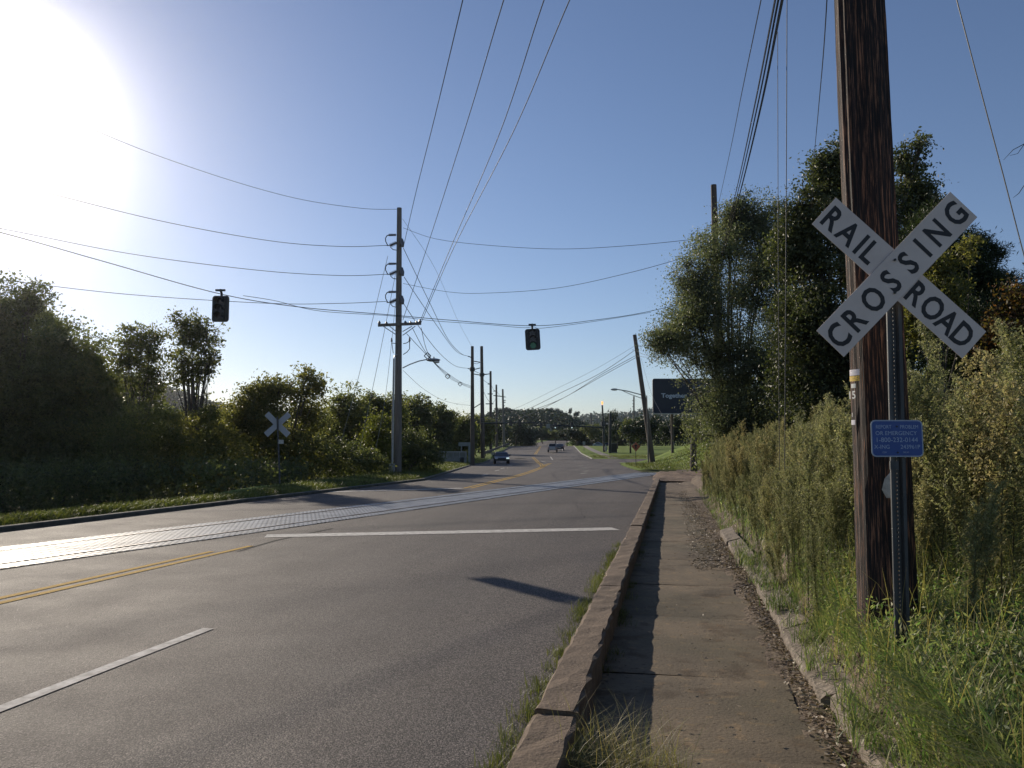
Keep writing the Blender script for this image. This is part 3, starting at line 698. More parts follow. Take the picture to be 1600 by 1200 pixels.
# ---------------------------------------------------------------- hills
def hill(name, label_pts, Y, depth, lm, seed, bump, base=7, clump=2.2, n=30000, csize=1.6):
    """ridge line through photo pixels at depth Y: a solid bank with real depth, its face covered in leaf clumps"""
    r_ = np.random.default_rng(seed); P = [at(px, py, Y) for px, py in label_pts]
    X = np.linspace(P[0].x, P[-1].x, 160); Hh = np.interp(X, [p.x for p in P], [p.z for p in P])
    vs = []; K = 12
    for i, x in enumerate(X):
        for k in range(K + 1):
            t = k / K; y = Y - depth + 2 * depth * t; h = math.sin(math.pi * t) ** .8 if 0 < t < 1 else 0
            vs.append((x, y, base - 2 + (Hh[i] - base) * h + r_.uniform(-1, 1) * bump))
    fl_ = np.array([(i * (K + 1) + k, (i + 1) * (K + 1) + k, (i + 1) * (K + 1) + k + 1, i * (K + 1) + k + 1) for i in range(len(X) - 1) for k in range(K)])
    o = npmesh(name, vs, 4, M['ground'], fl=fl_); tag(o, kind='structure')
    nc = n // 18; x = r_.uniform(X[0], X[-1], nc); t = r_.uniform(.08, .6, nc); hh = np.interp(x, X, Hh)
    cz = base - 2 + (hh - base) * np.sin(np.pi * t) ** .8 + csize * .9 * r_.uniform(0, 1.6, nc); cy = Y - depth + 2 * depth * t
    cc = np.stack([x, cy, cz], 1); idx = r_.integers(0, nc, n)
    pts = cc[idx] + r_.normal(size=(n, 3)) * csize * np.array([1.1, 1.1, .7])
    o2 = npmesh(name + '_wood', leaf_quads(pts, csize * .95, .8), 4, LM[lm]); tag(o2, kind='stuff')
    return o
hill('left_hill', [(-600, 560), (-100, 560), (60, 572), (180, 590), (240, 601), (300, 622), (345, 637), (380, 650), (470, 672), (600, 690)], 560, 90, 'far', 1, 1.2, n=90000, csize=2.0)
hill('middle_hill', [(640, 690), (700, 668), (760, 652), (775, 646), (800, 644), (840, 643), (862, 645), (880, 648), (900, 658), (915, 668), (940, 682), (980, 692)], 480, 70, 'far', 2, .8, n=90000, csize=1.2)
hill('far_ridge', [(700, 690), (820, 668), (900, 657), (935, 653), (965, 651), (1000, 646), (1040, 646), (1100, 648), (1250, 640), (1700, 640), (2300, 660)], 1500, 200, 'far', 3, 3, n=80000, csize=4.5)
for px, ty, wd, k, lb in ((793, 636, 26, 0, 'dark clump tree on the left shoulder of the middle hill'), (783, 638, 20, 2, 'dark tree on the hill above the last power pole'), (808, 640, 8, 1, 'small lone tree on the grassy hilltop'),
                 (858, 637, 26, 0, 'round dark tree on top of the middle hill'), (874, 639, 16, 2, 'smaller round tree beside the hilltop one'), (868, 642, 24, 1, 'low tree on the crest of the middle hill'),
                 (891, 638, 6, 2, 'thin tree standing alone on the right hill slope'), (901, 642, 13, 0, 'small round tree on the right hill slope'), (884, 647, 18, 0, 'dark tree low on the right hill slope')):
    bz = at(px, ty + 14, 470).z
    dtree(px, ty, wd, 470, k, lb, 'trees on the hill', base=Vector((at(px, 650, 470).x, 470, bz)))

# backdrop woods (read as one mass)
def wood_mass(name, pts, Y, depth, lm, n, csize, seed, lf=None):
    r_ = np.random.default_rng(seed); P = [at(px, py, Y) for px, py in pts]
    nc = n // 16; x = r_.uniform(P[0].x, P[-1].x, nc); top = np.interp(x, [p.x for p in P], [p.z for p in P])
    y = Y + r_.uniform(0, 1, nc) * depth; zb = np.array([Z(a, b) for a, b in zip(x, y)])
    z = zb + (top - zb) * (1 - r_.uniform(0, 1, nc) ** 1.6 * .98)
    cc = np.stack([x, y, z], 1); idx = r_.integers(0, nc, n)
    pts_ = cc[idx] + r_.normal(size=(n, 3)) * csize
    o = npmesh(name, leaf_quads(pts_, lf or csize * .75, .65), 4, LM[lm]); tag(o, kind='stuff'); return o
wood_mass('backdrop_wood', [(-900, 560), (-300, 600), (0, 640), (200, 640), (345, 650), (500, 640), (620, 632), (700, 650), (735, 665)], 112, 14, 'dark', 110000, .75, 21, .34)
wood_mass('undergrowth', [(-900, 640), (-200, 650), (60, 690), (330, 690), (520, 690), (600, 700), (640, 712)], 53, 9, 'dark', 70000, .42, 31, .2)
wood_mass('left_wood', [(-900, 420), (-300, 440), (20, 480), (70, 530), (120, 580), (165, 625), (215, 690), (300, 700)], 52, 10, 'dark', 70000, .6, 51, .26)
wood_mass('verge_brush', [(-700, 735), (0, 735), (150, 730), (330, 728), (420, 735)], 34, 10, 'dark', 60000, .3, 52, .15)
wood_mass('bank_wood', [(1150, 690), (1185, 640), (1300, 560), (1500, 520), (1700, 520), (2200, 500)], 44, 12, 'dark', 70000, .5, 22, .17)
wood_mass('valley_wood', [(640, 655), (700, 660), (760, 662), (830, 670), (900, 669), (960, 666), (1100, 660), (1300, 650)], 446, 20, 'far', 30000, 1.8, 41, 1.1)
wood_mass('lawn_edge_wood', [(928, 676), (990, 668), (1060, 664), (1300, 655)], 268, 12, 'far', 34000, 1.0, 42, .6)
wood_mass('road_end_wood', [(897, 674), (912, 672), (935, 673)], 290, 10, 'far', 9000, .9, 44, .6)
wood_mass('road_side_wood', [(795, 668), (815, 670), (834, 676)], 278, 10, 'far', 9000, .9, 45, .6)
wood_mass('verge_wood', [(500, 650), (700, 655), (745, 666), (790, 668)], 225, 10, 'far', 24000, .9, 43, .6)

# right bank trees
tree('feathery_tree', gp(1160, 33), [(1062, 535, 30, 28), (1085, 498, 38, 40), (1100, 440, 36, 36), (1140, 395, 36, 38), (1178, 345, 34, 34), (1210, 380, 36, 40), (1125, 562, 34, 34), (1170, 560, 44, 44), (1122, 655, 34, 24), (1150, 655, 50, 40), (1215, 600, 46, 60), (1078, 675, 12, 10), (1225, 510, 36, 40), (1190, 430, 18, 14), (1035, 530, 14, 16), (1200, 680, 50, 34), (1160, 318, 18, 14), (1120, 495, 44, 40), (1150, 450, 34, 30), (1145, 350, 22, 24), (1085, 560, 34, 30), (1230, 440, 26, 36), (1142, 612, 34, 32), (1200, 560, 40, 40), (1240, 660, 40, 40), (1045, 532, 26, 26), (1028, 545, 14, 12), (1150, 368, 26, 26), (1180, 400, 34, 34), (1185, 470, 34, 34), (1215, 322, 18, 18), (1102, 400, 22, 24), (1138, 335, 16, 16), (1065, 440, 14, 16), (1062, 500, 24, 26), (1080, 450, 22, 24)], 33, LM['locust'], bark, 'feathery pale green tree leaning over the bank in front of the billboard', leaf=.085, n=120000, tr=.16, shell=.12, csz=.24, cden=46, asp=.5, rmax=1.5)
tree('dense_tree', gp(1320, 24), [(1290, 275, 34, 34), (1262, 320, 30, 34), (1310, 330, 44, 44), (1280, 395, 52, 50), (1350, 260, 34, 34), (1415, 250, 22, 34), (1425, 310, 34, 44), (1370, 350, 60, 60), (1350, 440, 66, 60), (1280, 480, 56, 60), (1265, 570, 56, 56), (1330, 560, 66, 70), (1400, 500, 60, 60), (1300, 650, 70, 50), (1437, 222, 9, 16), (1290, 250, 20, 18), (1400, 600, 60, 50), (1245, 350, 26, 34), (1240, 420, 34, 40), (1400, 400, 50, 50), (1440, 300, 24, 34), (1460, 345, 24, 28), (1240, 500, 36, 40)], 24, LM['deep'], bark, 'tall dense dark tree behind the big wooden pole and the crossbuck', leaf=.09, n=130000, tr=.2, shell=.2, csz=.2, cden=36)
tree('cedar_tree', gp(1500, 20), [(1500, 390, 30, 34), (1530, 425, 30, 24), (1470, 440, 44, 44), (1545, 460, 30, 28), (1470, 345, 22, 30), (1490, 510, 60, 50), (1550, 520, 44, 44), (1440, 380, 30, 40), (1500, 600, 80, 50), (1560, 395, 14, 12)], 20, LM['cedar'], bark, 'dark wispy evergreen behind the right arms of the crossbuck', leaf=.12, n=80000, tr=.14, shell=.25, asp=.16, csz=.22, droop=.1)
tree('vine_tree', gp(1480, 17.5), [(1460, 420, 26, 34), (1490, 450, 22, 34), (1450, 480, 34, 34), (1420, 520, 30, 34), (1515, 380, 10, 28)], 17.5, LM['olive'], bark, 'sunlit vine-covered tree just right of the crossbuck centre', leaf=.07, n=13000, tr=.06, shell=.25)
tree('red_leaf_tree', gp(1600, 16), [(1590, 480, 28, 34), (1570, 520, 26, 24), (1610, 520, 34, 40), (1625, 450, 26, 30), (1540, 540, 18, 16)], 16, LM['red'], bark, 'red-leaved small tree at the right edge of the view', leaf=.07, n=12000, tr=.07, shell=.25)
tree('vine_bush', gp(1600, 14), [(1592, 575, 16, 20), (1600, 610, 20, 26), (1585, 550, 10, 10)], 14, LM['yellowgreen'], bark, 'bright green vine leaves below the red-leaved tree at the right edge', leaf=.1, n=2600, tr=.03, cat='bush')
br = empty('bare_tree', gp(1760, 9), 'bare twig tips poking in at the upper right edge', 'tree')
wd = MB(); bb = Vector(br.location); wd.tube([bb, at(1740, 500, 9), at(1720, 250, 9)], [.09, .07, .03], 6); wd.build('trunk', bark, br, smooth=True)
wd = MB()
wd.tube([at(1722, 260, 9), at(1650, 210, 9), at(1600, 225, 9), at(1583, 234, 9), at(1568, 250, 9)], [.02, .012, .005, .004, .002], 5)
wd.tube([at(1600, 226, 9), at(1590, 240, 9), at(1578, 243, 9)], [.004, .003, .002], 4)
wd.tube([at(1728, 330, 9), at(1650, 270, 9), at(1600, 290, 9), at(1592, 302, 9), at(1583, 309, 9)], [.02, .01, .005, .004, .002], 5); wd.build('branch', bark, br)
# isolated shaded trunks at the foot of the slope
for px, Y, w0, lb in ((1083, 62, .32, 'short dark trunk standing in the grass slope under the feathery tree'),):
    r0 = empty('tree_stump', gp(px, Y), lb, 'tree stump'); m0 = MB(); b0_ = Vector(r0.location)
    m0.tube([b0_ - Vector((0, 0, .2)), b0_ + Vector((0, 0, 1)), b0_ + Vector((.05, 0, 2.6))], [w0, w0 * .8, w0 * .75], 8); m0.build('trunk', bark, r0)

# ---------------------------------------------------------------- tall weeds
def weed_proto(i, H):
    r_ = np.random.default_rng(50 + i); mb = MB(); Ls = []; Lt = []
    for k in range(3):
        bx, by = r_.uniform(-.12, .12, 2); lx, ly = r_.uniform(-.22, .22, 2); h = H * r_.uniform(.75, 1)
        p = [Vector((bx + lx * t * t, by + ly * t * t, h * t)) for t in np.linspace(0, 1, 7)]
        mb.tube(p, [.006, .006, .005, .005, .004, .003, .002], 4)
        P = np.array(p); T = np.linspace(0, 1, 7)
        n1 = 330; t = r_.uniform(.12, .92, n1); c = np.stack([np.interp(t, T, P[:, a]) for a in range(3)], 1)
        a = r_.uniform(0, 2 * math.pi, n1); ln = .09 * (1.15 - t * .6) * r_.uniform(.6, 1.3, n1)
        d = np.stack([np.cos(a), np.sin(a), r_.uniform(-.1, .9, n1)], 1); d /= np.linalg.norm(d, axis=1)[:, None]
        side = np.cross(d, [0, 0, 1.]); side /= np.linalg.norm(side, axis=1)[:, None] + 1e-6
        w_ = (.0055 + .003 * r_.random(n1))[:, None]; e = c + d * ln[:, None]; m = c + d * ln[:, None] * .5 + np.array([0, 0, .008])
        Ls.append(np.stack([c, m + side * w_, e - np.array([0, 0, .02]), m - side * w_], 1))
        # branching plume
        nb = 34
        for _ in range(nb):
            t0 = r_.uniform(.5, 1); o = np.array([np.interp(t0, T, P[:, a_]) for a_ in range(3)]); a_ = r_.uniform(0, 6.28)
            L_ = .36 * (1.2 - t0) + .05; dd = np.array([math.cos(a_) * .6, math.sin(a_) * .6, .8])
            n2 = 40; tt = r_.uniform(0, 1, n2)[:, None]; cc = o + dd * L_ * tt + r_.normal(size=(n2, 3)) * .011
            Lt.append(leaf_quads(cc, .024, .5))
            e_ = o + dd * L_; mb.tube([o, e_], [.002, .001], 3, cap=False)
    nS = len(mb.f); allq = np.concatenate(Ls); tipq = np.concatenate(Lt)
    b = len(mb.v); mb.v += [tuple(v) for v in allq.reshape(-1, 3)]; mb.f += [tuple(range(b + 4 * j, b + 4 * j + 4)) for j in range(len(allq))]; mb.m += [1] * len(allq)
    b = len(mb.v); mb.v += [tuple(v) for v in tipq.reshape(-1, 3)]; mb.f += [tuple(range(b + 4 * j, b + 4 * j + 4)) for j in range(len(tipq))]; mb.m += [2] * len(tipq)
    return mb.build('tall_weed', [M['stem'], LM['weed'], LM['weedtip']])
M['stem'] = mat('stem', (.09, .08, .035), .8)
wp = [weed_proto(i, h) for i, h in enumerate((2.15, 1.95, 1.8, 2.05, 1.65))]
spots = []
rs = random.Random(5)
def wok(x, y):
    s, l = sl(x, y)
    for qx, qy, rr in ((at(1384, 900, 5.6).x, 5.6, .42), (at(1400, 900, 4.8).x, 4.8, .5)):
        if math.hypot(x - qx, y - qy) < rr: return False
    px = 800 + x / y * 1240
    if 1255 < px < 1480 and y < 6.4: return False
    return True
tries = 0
while len(spots) < 285 and tries < 20000:
    tries += 1
    u = rs.random(); y = 5.2 + 28 * u ** 1.7
    l = 1.25 + 3.4 * rs.random() ** 1.3 + (0 if y > 7 else .55)
    s = (y + l * SA) / CA; p = road(s, l)
    if not wok(p.x, p.y): continue
    px = 800 + p.x / p.y * 1240
    if px > 1720: continue
    if any((p.x - q[0]) ** 2 + (p.y - q[1]) ** 2 < .05 for q in spots): continue
    spots.append((p.x, p.y, l))
for i, (x, y, l) in enumerate(spots):
    k = i % len(wp); o = wp[k] if i < len(wp) else wp[k].copy()
    if i >= len(wp): C.objects.link(o)
    o.location = (x, y, Z(x, y) - .03); o.rotation_euler = (rs.uniform(-.1, .1), rs.uniform(-.14, .08), rs.uniform(0, 6.28))
    q = rs.uniform(.6, 1.15) * (.72 if l < 1.6 else 1) * (1.12 if y < 9 and l > 2.2 else 1); o.scale = (q * 1.05, q * 1.05, q)
    tag(o, 'tall feathery green-brown weed growing in the thicket along the bank', 'weed', 'tall weeds along the bank')

# ---------------------------------------------------------------- grass blades
def blades(name, P, Ln, lm, wd_=.006, bend=.6, parent=None, lean=None):
    n = len(P); a = rng.uniform(0, 2 * np.pi, n); h = np.stack([np.cos(a), np.sin(a), np.zeros(n)], 1)
    if lean is not None: h = h + np.array(lean); 
    side = np.stack([-np.sin(a), np.cos(a), np.zeros(n)], 1); bnd = (bend * rng.uniform(.2, 1.4, n))[:, None]
    rows = []
    for t, wf in ((0, 1), (.35, .95), (.7, .7), (1, .08)):
        c = P + h * (Ln[:, None] * bnd * t * t) + np.array([0, 0, 1.]) * (Ln[:, None] * (t - .32 * np.minimum(bnd, 1.3) * t * t))
        w_ = wd_ * wf * rng.uniform(.8, 1.2, n)[:, None] if t == 0 else wd_ * wf
        rows += [c - side * w_ / 2, c + side * w_ / 2]
    Vv = np.stack(rows, 1).reshape(-1, 3); b = (np.arange(n) * 8)[:, None]
    f = np.concatenate([b + np.array([[0, 1, 3, 2]]), b + np.array([[2, 3, 5, 4]]), b + np.array([[4, 5, 7, 6]])], 0)
    return tag(npmesh(name, Vv, 4, LM[lm], fl=f), kind='stuff')
def scatter(n, s0, s1, l0, l1, pw=1.0, cl=None):
    s = s0 + (s1 - s0) * rng.random(n) ** pw; l = l0 + (l1 - l0) * rng.random(n)
    if cl:
        k = rng.integers(0, cl, n); cs_ = s0 + (s1 - s0) * rng.random(cl) ** pw; cl_ = l0 + (l1 - l0) * rng.random(cl)
        s = cs_[k] + rng.normal(size=n) * .05; l = cl_[k] + rng.normal(size=n) * .05
    return s, l
def onbank(s, l):
    x = l * CA + s * SA; y = -l * SA + s * CA
    return np.stack([x, y, np.array([Z(a, b) for a, b in zip(x, y)])], 1)
s, l = scatter(52000, 1.6, 9.5, 1.24, 4.6, 1.25); P = onbank(s, l)
blades('bank_grass', P, rng.uniform(.07, .26, len(P)), 'grass', .008, 1.0)
s, l = scatter(34000, 1.6, 7.8, 1.24, 3.6, 1.2, cl=1500); s2, l2 = scatter(4500, 1.6, 4.9, 1.14, 1.5, 1.0, cl=420); s, l = np.concatenate([s, s2]), np.concatenate([l, l2]); P = onbank(s, l)
blades('bank_grass_tuft', P, rng.uniform(.12, .34, len(P)), 'grass', .009, 1.2)
s, l = scatter(14000, 9, 34, 1.05, 3.5); P = onbank(s, l)
blades('bank_grass_far', P, rng.uniform(.08, .25, len(P)), 'grass', .012, .7)
s, l = scatter(2600, 1.6, 8, 1.15, 4.5, 1.2); P = onbank(s, l)
blades('dry_grass', P, rng.uniform(.3, .7, len(P)), 'dry', .004, .5)
s, l = scatter(2600, 1.8, 14, .98, 1.3, 1.3, cl=120); P = onbank(s, l); P[:, 2] = np.maximum(P[:, 2], .0)
blades('edging_grass', P, rng.uniform(.08, .24, len(P)), 'grass', .007, 1.1)
# broad leaves amongst the grass
s, l = scatter(110000, 1.6, 8.5, 1.24, 4.3, 1.2, cl=2600); P = onbank(s, l) + np.stack([rng.normal(size=110000) * .05, rng.normal(size=110000) * .05, rng.uniform(.02, .36, 110000) * rng.uniform(.4, 1, 110000)], 1)
tag(npmesh('ground_cover', leaf_quads(P, .042, .26), 4, LM['grass']), kind='stuff')
# weeds along the road edge of the kerb
s, l = scatter(7000, .6, 14, -.90, -.80, 1.6, cl=260); l = np.clip(l, -1.0, -.79)
P = np.stack([l * CA + s * SA, -l * SA + s * CA, np.full(len(s), .0)], 1)
blades('kerb_grass', P, rng.uniform(.03, .12, len(P)), 'lawn', .004, .9)
s, l = scatter(2500, 6, 40, -.55, -.5, 1.3, cl=60); P = np.stack([l * CA + s * SA, -l * SA + s * CA, np.full(len(s), -.13)], 1)
blades('joint_grass', P, rng.uniform(.03, .12, len(P)), 'lawn', .004, .9)
# dry crabgrass clump at the bottom of the picture
n = 750; cpx = [(930, 1195), (985, 1200), (900, 1180), (1040, 1215), (960, 1230), (880, 1230)]
cc = []
for a, b_ in cpx: r0 = ray(a, b_); t = (CAMZ + .115) / -r0.z; cc.append((r0.x * t, r0.y * t, -.12))
cc = np.array(cc); P = cc[rng.integers(0, len(cc), n)] + rng.normal(size=(n, 3)) * np.array([.06, .06, .0])
blades('crabgrass', P, rng.uniform(.12, .42, n), 'dry', .0026, 1.4)
n = 160; P = cc[rng.integers(0, len(cc), n)] + rng.normal(size=(n, 3)) * np.array([.05, .05, .0])
blades('crabgrass_green', P, rng.uniform(.06, .16, n), 'grass', .005, .9)
# lawn strips: left verge
ys_ = rng.uniform(14, 112, 60000) ** 1; ys_ = 14 + 98 * rng.random(60000) ** 1.5
xl_ = np.interp(ys_, [t[0] for t in XL], [t[1] for t in XL]); x = xl_ - .08 - rng.uniform(0, 1, 60000) * np.interp(ys_, [14, 26, 31, 48, 60], [1.0, 1.0, 1.9, 3.4, 6.5])
P = np.stack([x, ys_, np.array([Z(a, b) for a, b in zip(x, ys_)])], 1)
blades('verge_grass', P, rng.uniform(.05, .16, len(P)) * (1 + ys_ / 90), 'lawn', .018, .7)
n = 50000; y = 64 + 70 * rng.random(n); x = np.interp(y, [t[0] for t in XR], [t[1] for t in XR]) + .6 + 26 * rng.random(n)
ok = ~((y > 96) & (y < 121)); x, y = x[ok], y[ok]
P = np.stack([x, y, np.array([Z(a, b) for a, b in zip(x, y)])], 1)
blades('slope_grass', P, rng.uniform(.08, .25, len(P)), 'lawn', .03, .7)
# shaggy yellow grass near the crossing corner
n = 9000; s = 44 + 20 * rng.random(n); l = 3.0 + 7 * rng.random(n); P = onbank(s, l)
blades('corner_grass', P, rng.uniform(.15, .6, n), 'lawn', .02, .5)
# leaf litter
def litter(n, s0, s1, l0, l1, size, z0):
    s = s0 + (s1 - s0) * rng.random(n) ** 1.3; l = l0 + (l1 - l0) * rng.beta(2, 1.6, n)
    c = np.stack([l * CA + s * SA, -l * SA + s * CA, z0 + rng.uniform(.0, .035, n)], 1)
    q = leaf_quads(c, size, .55); q[:, :, 2] = c[:, None, 2] + (q[:, :, 2] - c[:, None, 2]) * .35; return q
tag(npmesh('leaf_litter', np.concatenate([litter(9000, 1.7, 16, .78, 1.12, .045, -.11), litter(6000, 12, 34, .25, 1.15, .05, -.105), litter(160, 1.5, 14, -.5, .9, .035, -.1)]), 4, LM['litter']), kind='stuff')

# ---------------------------------------------------------------- near wooden pole with tags
def bigpole_mat():
    m = bpy.data.materials.new('pole_wood'); m.use_nodes = True; t = m.node_tree; N = t.nodes; L = t.links; b = N['Principled BSDF']
    tc = N.new('ShaderNodeTexCoord'); mp = N.new('ShaderNodeMapping'); mp.inputs['Scale'].default_value = (20, 20, .7); L.new(tc.outputs['Object'], mp.inputs[0])
    n = N.new('ShaderNodeTexNoise'); n.inputs['Scale'].default_value = 5; n.inputs['Detail'].default_value = 10; n.inputs['Roughness'].default_value = .7; L.new(mp.outputs[0], n.inputs['Vector'])
    r = N.new('ShaderNodeValToRGB'); e = r.color_ramp.elements; e[0].position = .45; e[0].color = (.003, .002, .002, 1); e[1].position = .70; e[1].color = (.46, .22, .12, 1)
    x = e.new(.53); x.color = (.035, .016, .010, 1); L.new(n.outputs[0], r.inputs[0]); L.new(r.outputs[0], b.inputs['Base Color'])
    bp = N.new('ShaderNodeBump'); bp.inputs['Strength'].default_value = 1; bp.inputs['Distance'].default_value = .012; L.new(n.outputs[0], bp.inputs['Height']); L.new(bp.outputs[0], b.inputs['Normal'])
    b.inputs['Roughness'].default_value = .8; return m
base = at(1386, 930, 5.6); base.z = Z(base.x, 5.6) - .3
bp_ = empty('wooden_pole', base, 'thick rough wooden utility pole standing right behind the railroad crossbuck', 'utility pole')
mb = MB(); n = 40; zs = np.arange(0, 10.6, .12); rr = np.random.default_rng(4)
groove = rr.normal(size=n) * .004; vs = []
for j, z in enumerate(zs):
    t = z / 10.6; rad = .192 - .058 * t; cx = base.x + .01 * math.sin(z) - .045 * t; cy = base.y
    groove += rr.normal(size=n) * .0012; groove *= .97
    for k in range(n):
        a = 2 * math.pi * k / n; q = rad + groove[k] + (.003 if k % 2 else -.003); vs.append((cx + q * math.cos(a), cy + q * math.sin(a), base.z + z))
mb.add(vs, [(j * n + k, j * n + (k + 1) % n, (j + 1) * n + (k + 1) % n, (j + 1) * n + k) for j in range(len(zs) - 1) for k in range(n)] + [tuple((len(zs) - 1) * n + k for k in range(n))])
mb.build('pole_shaft', bigpole_mat(), bp_)
def on_pole(px, py):   # point on the camera-side surface of the pole
    r = ray(px, py); c = Vector((base.x - .02, base.y)); dx = Vector((r.x, r.y)); L2 = dx.length; dx /= L2
    b_ = c.dot(dx); d2 = c.length_squared - b_ * b_; h = math.sqrt(max(.190 ** 2 - d2, 0)); t = (b_ - h - .008) / L2
    p = Vector((r.x * t, r.y * t, CAMZ + r.z * t)); nrm = Vector((p.x - c.x, p.y - c.y, 0)).normalized(); return p, nrm
def plate(px, py, w_, h_, m_, name, curve=True):
    p, nrm = on_pole(px, py); mb = MB(); c = Vector((base.x - .02, base.y, p.z)); a0 = math.atan2(nrm.y, nrm.x); rad = .203; k = 6; vs = []
    for i in range(k + 1):
        a = a0 + (i / k - .5) * w_ / rad
        for z in (-h_ / 2, h_ / 2):
            for q in (rad, rad + .003): vs.append((c.x + q * math.cos(a), c.y + q * math.sin(a), c.z + z))
    fs = []
    for i in range(k): b0 = i * 4; fs += [(b0 + 1, b0 + 5, b0 + 7, b0 + 3), (b0, b0 + 2, b0 + 6, b0 + 4), (b0 + 2, b0 + 3, b0 + 7, b0 + 6), (b0, b0 + 4, b0 + 5, b0 + 1)]
    fs += [(0, 1, 3, 2), (4 * k, 4 * k + 2, 4 * k + 3, 4 * k + 1)]
    mb.add(vs, fs); return mb.build(name, m_, bp_), p, nrm
def ptext(txt, px, py, size, m_, name):
    p, nrm = on_pole(px, py); U = Vector((-nrm.y, nrm.x, 0)); c = Vector((base.x - .02, base.y, p.z)) + nrm * .212
    return glyphs(name, [(txt, size, 0, 0)], m_, bp_, c, U, (0, 0, 1), nrm, .001, .02)
plate(1336, 582, .085, .042, M['tag_white'], 'white_tag'); plate(1336, 591.5, .085, .036, M['tag_yellow'], 'yellow_tag')
plate(1335, 603, .04, .03, M['tag_grey'], 'metal_tag')
p_, n_ = on_pole(1335, 617); ptext('15', 1335, 617, .075, M['tag_grey'], 'pole_number')
ptext('1', 1335, 648, .04, M['tag_grey'], 'pole_number'); plate(1335, 660, .036, .034, M['tag_white'], 'small_tag')
# torn pale sheet behind the sign post
mb = MB(); vs = []
for i, (u, z) in enumerate(((0, 738), (-9, 748), (-13, 765), (-6, 778), (4, 776))): vs.append(at(1391 + u, z, 5.38)); vs.append(at(1398 + u * .3, z, 5.36))
mb.add(vs, [(2 * i, 2 * i + 1, 2 * i + 3, 2 * i + 2) for i in range(4)])
vs = [at(1409, 792, 5.3), at(1413, 790, 5.34), at(1415, 805, 5.34), at(1414, 822, 5.33), at(1409, 818, 5.3)]; mb.add(vs, [(0, 1, 2, 3, 4)])
mb.build('torn_notice', M['paper'], bp_)

# ---------------------------------------------------------------- crossbuck sign
SY = 4.8; sb = at(1401, 428, SY)
SN = R(-1.0); FN = Vector((-math.sin(SN), -math.cos(SN), 0)); SU = Vector((math.cos(SN), -math.sin(SN), 0)); UP = Vector((0, 0, 1))     # sign faces back down the road
ps = Vector((sb.x, sb.y + .03, Z(sb.x, sb.y)))
cr = empty('crossbuck_sign', ps, 'white railroad crossing crossbuck with black letters on a perforated steel post', 'crossbuck')
def blade(ang, cen, N0, items, nm):
    U = SU * math.cos(ang) + UP * math.sin(ang); V_ = -SU * math.sin(ang) + UP * math.cos(ang)
    mb = MB(); mb.prism([(-.612, -.114), (.612, -.114), (.612, .114), (-.612, .114)], cen - FN * .003, U, V_, FN, .003)
    b = mb.build('blade', M['sign_white'], cr)
    for it in (items if isinstance(items, tuple) else (items,)): glyphs('lettering', it, M['sign_black'], b, cen, U, V_, FN, .0012, .024)
    return b
cs = .205
blade(R(45.3), sb + FN * .012, 0, [(c, cs, u, 0, .84) for c, u in zip('CROSSING', (-.539, -.393, -.225, -.065, .096, .228, .362, .53))], 'x')
blade(R(-42.9), sb + SU * .012 - UP * .022, 0, ([(c, cs, u, 0, .82) for c, u in zip('RAIL', (-.534, -.408, -.305, -.228))], [(c, cs, u, 0, .82) for c, u in zip('ROAD', (.150, .277, .398, .52))]), 'y')
mb = MB()
for p in ((1396, 407), (1396, 458)): q = at(*p, SY) + FN * .016; mb.tube([q, q + FN * .008], .008, 8)
mb.build('bolt', M['metal_dark'], cr)
# perforated u-channel post: web with holes, two sloping walls and flanges
mb = MB(); ztop = at(1397, 442, SY).z; zbot = ps.z - .3; pc = Vector((sb.x - .005, sb.y, 0)) - FN * .03
lean = (at(1404, 980, SY).x - at(1396, 480, SY).x)
def pp(u, d, z):
    t = (z - zbot) / (ztop - zbot); return pc + SU * u - FN * d + UP * z + Vector(((1 - t) * -.038, 0, 0))
z = zbot
while z < ztop - .025:
    z1 = z + .0254
    for u0, u1, za, zb in ((-.019, -.005, z, z1), (.005, .019, z, z1), (-.005, .005, z, z + .008), (-.005, .005, z + .018, z1)):
        mb.add([pp(u0, .03, za), pp(u1, .03, za), pp(u1, .03, zb), pp(u0, .03, zb), pp(u0, .034, za), pp(u1, .034, za), pp(u1, .034, zb), pp(u0, .034, zb)], [(0, 1, 2, 3), (7, 6, 5, 4), (0, 4, 5, 1), (2, 6, 7, 3), (1, 5, 6, 2), (0, 3, 7, 4)])
    z = z1
for sg in (-1, 1):
    for (u0, d0), (u1, d1) in (((.019, .032), (.026, .004)), ((.026, .004), (.045, .002)), ((.045, .002), (.046, .010))):
        a = [pp(sg * u0, d0, zbot), pp(sg * u1, d1, zbot), pp(sg * u1, d1, ztop), pp(sg * u0, d0, ztop)]
        mb.add(a + [v - FN * .003 for v in a], [(0, 1, 2, 3), (7, 6, 5, 4), (0, 4, 5, 1), (1, 5, 6, 2), (2, 6, 7, 3), (3, 7, 4, 0)])
mb.build('post', M['post_metal'], cr)
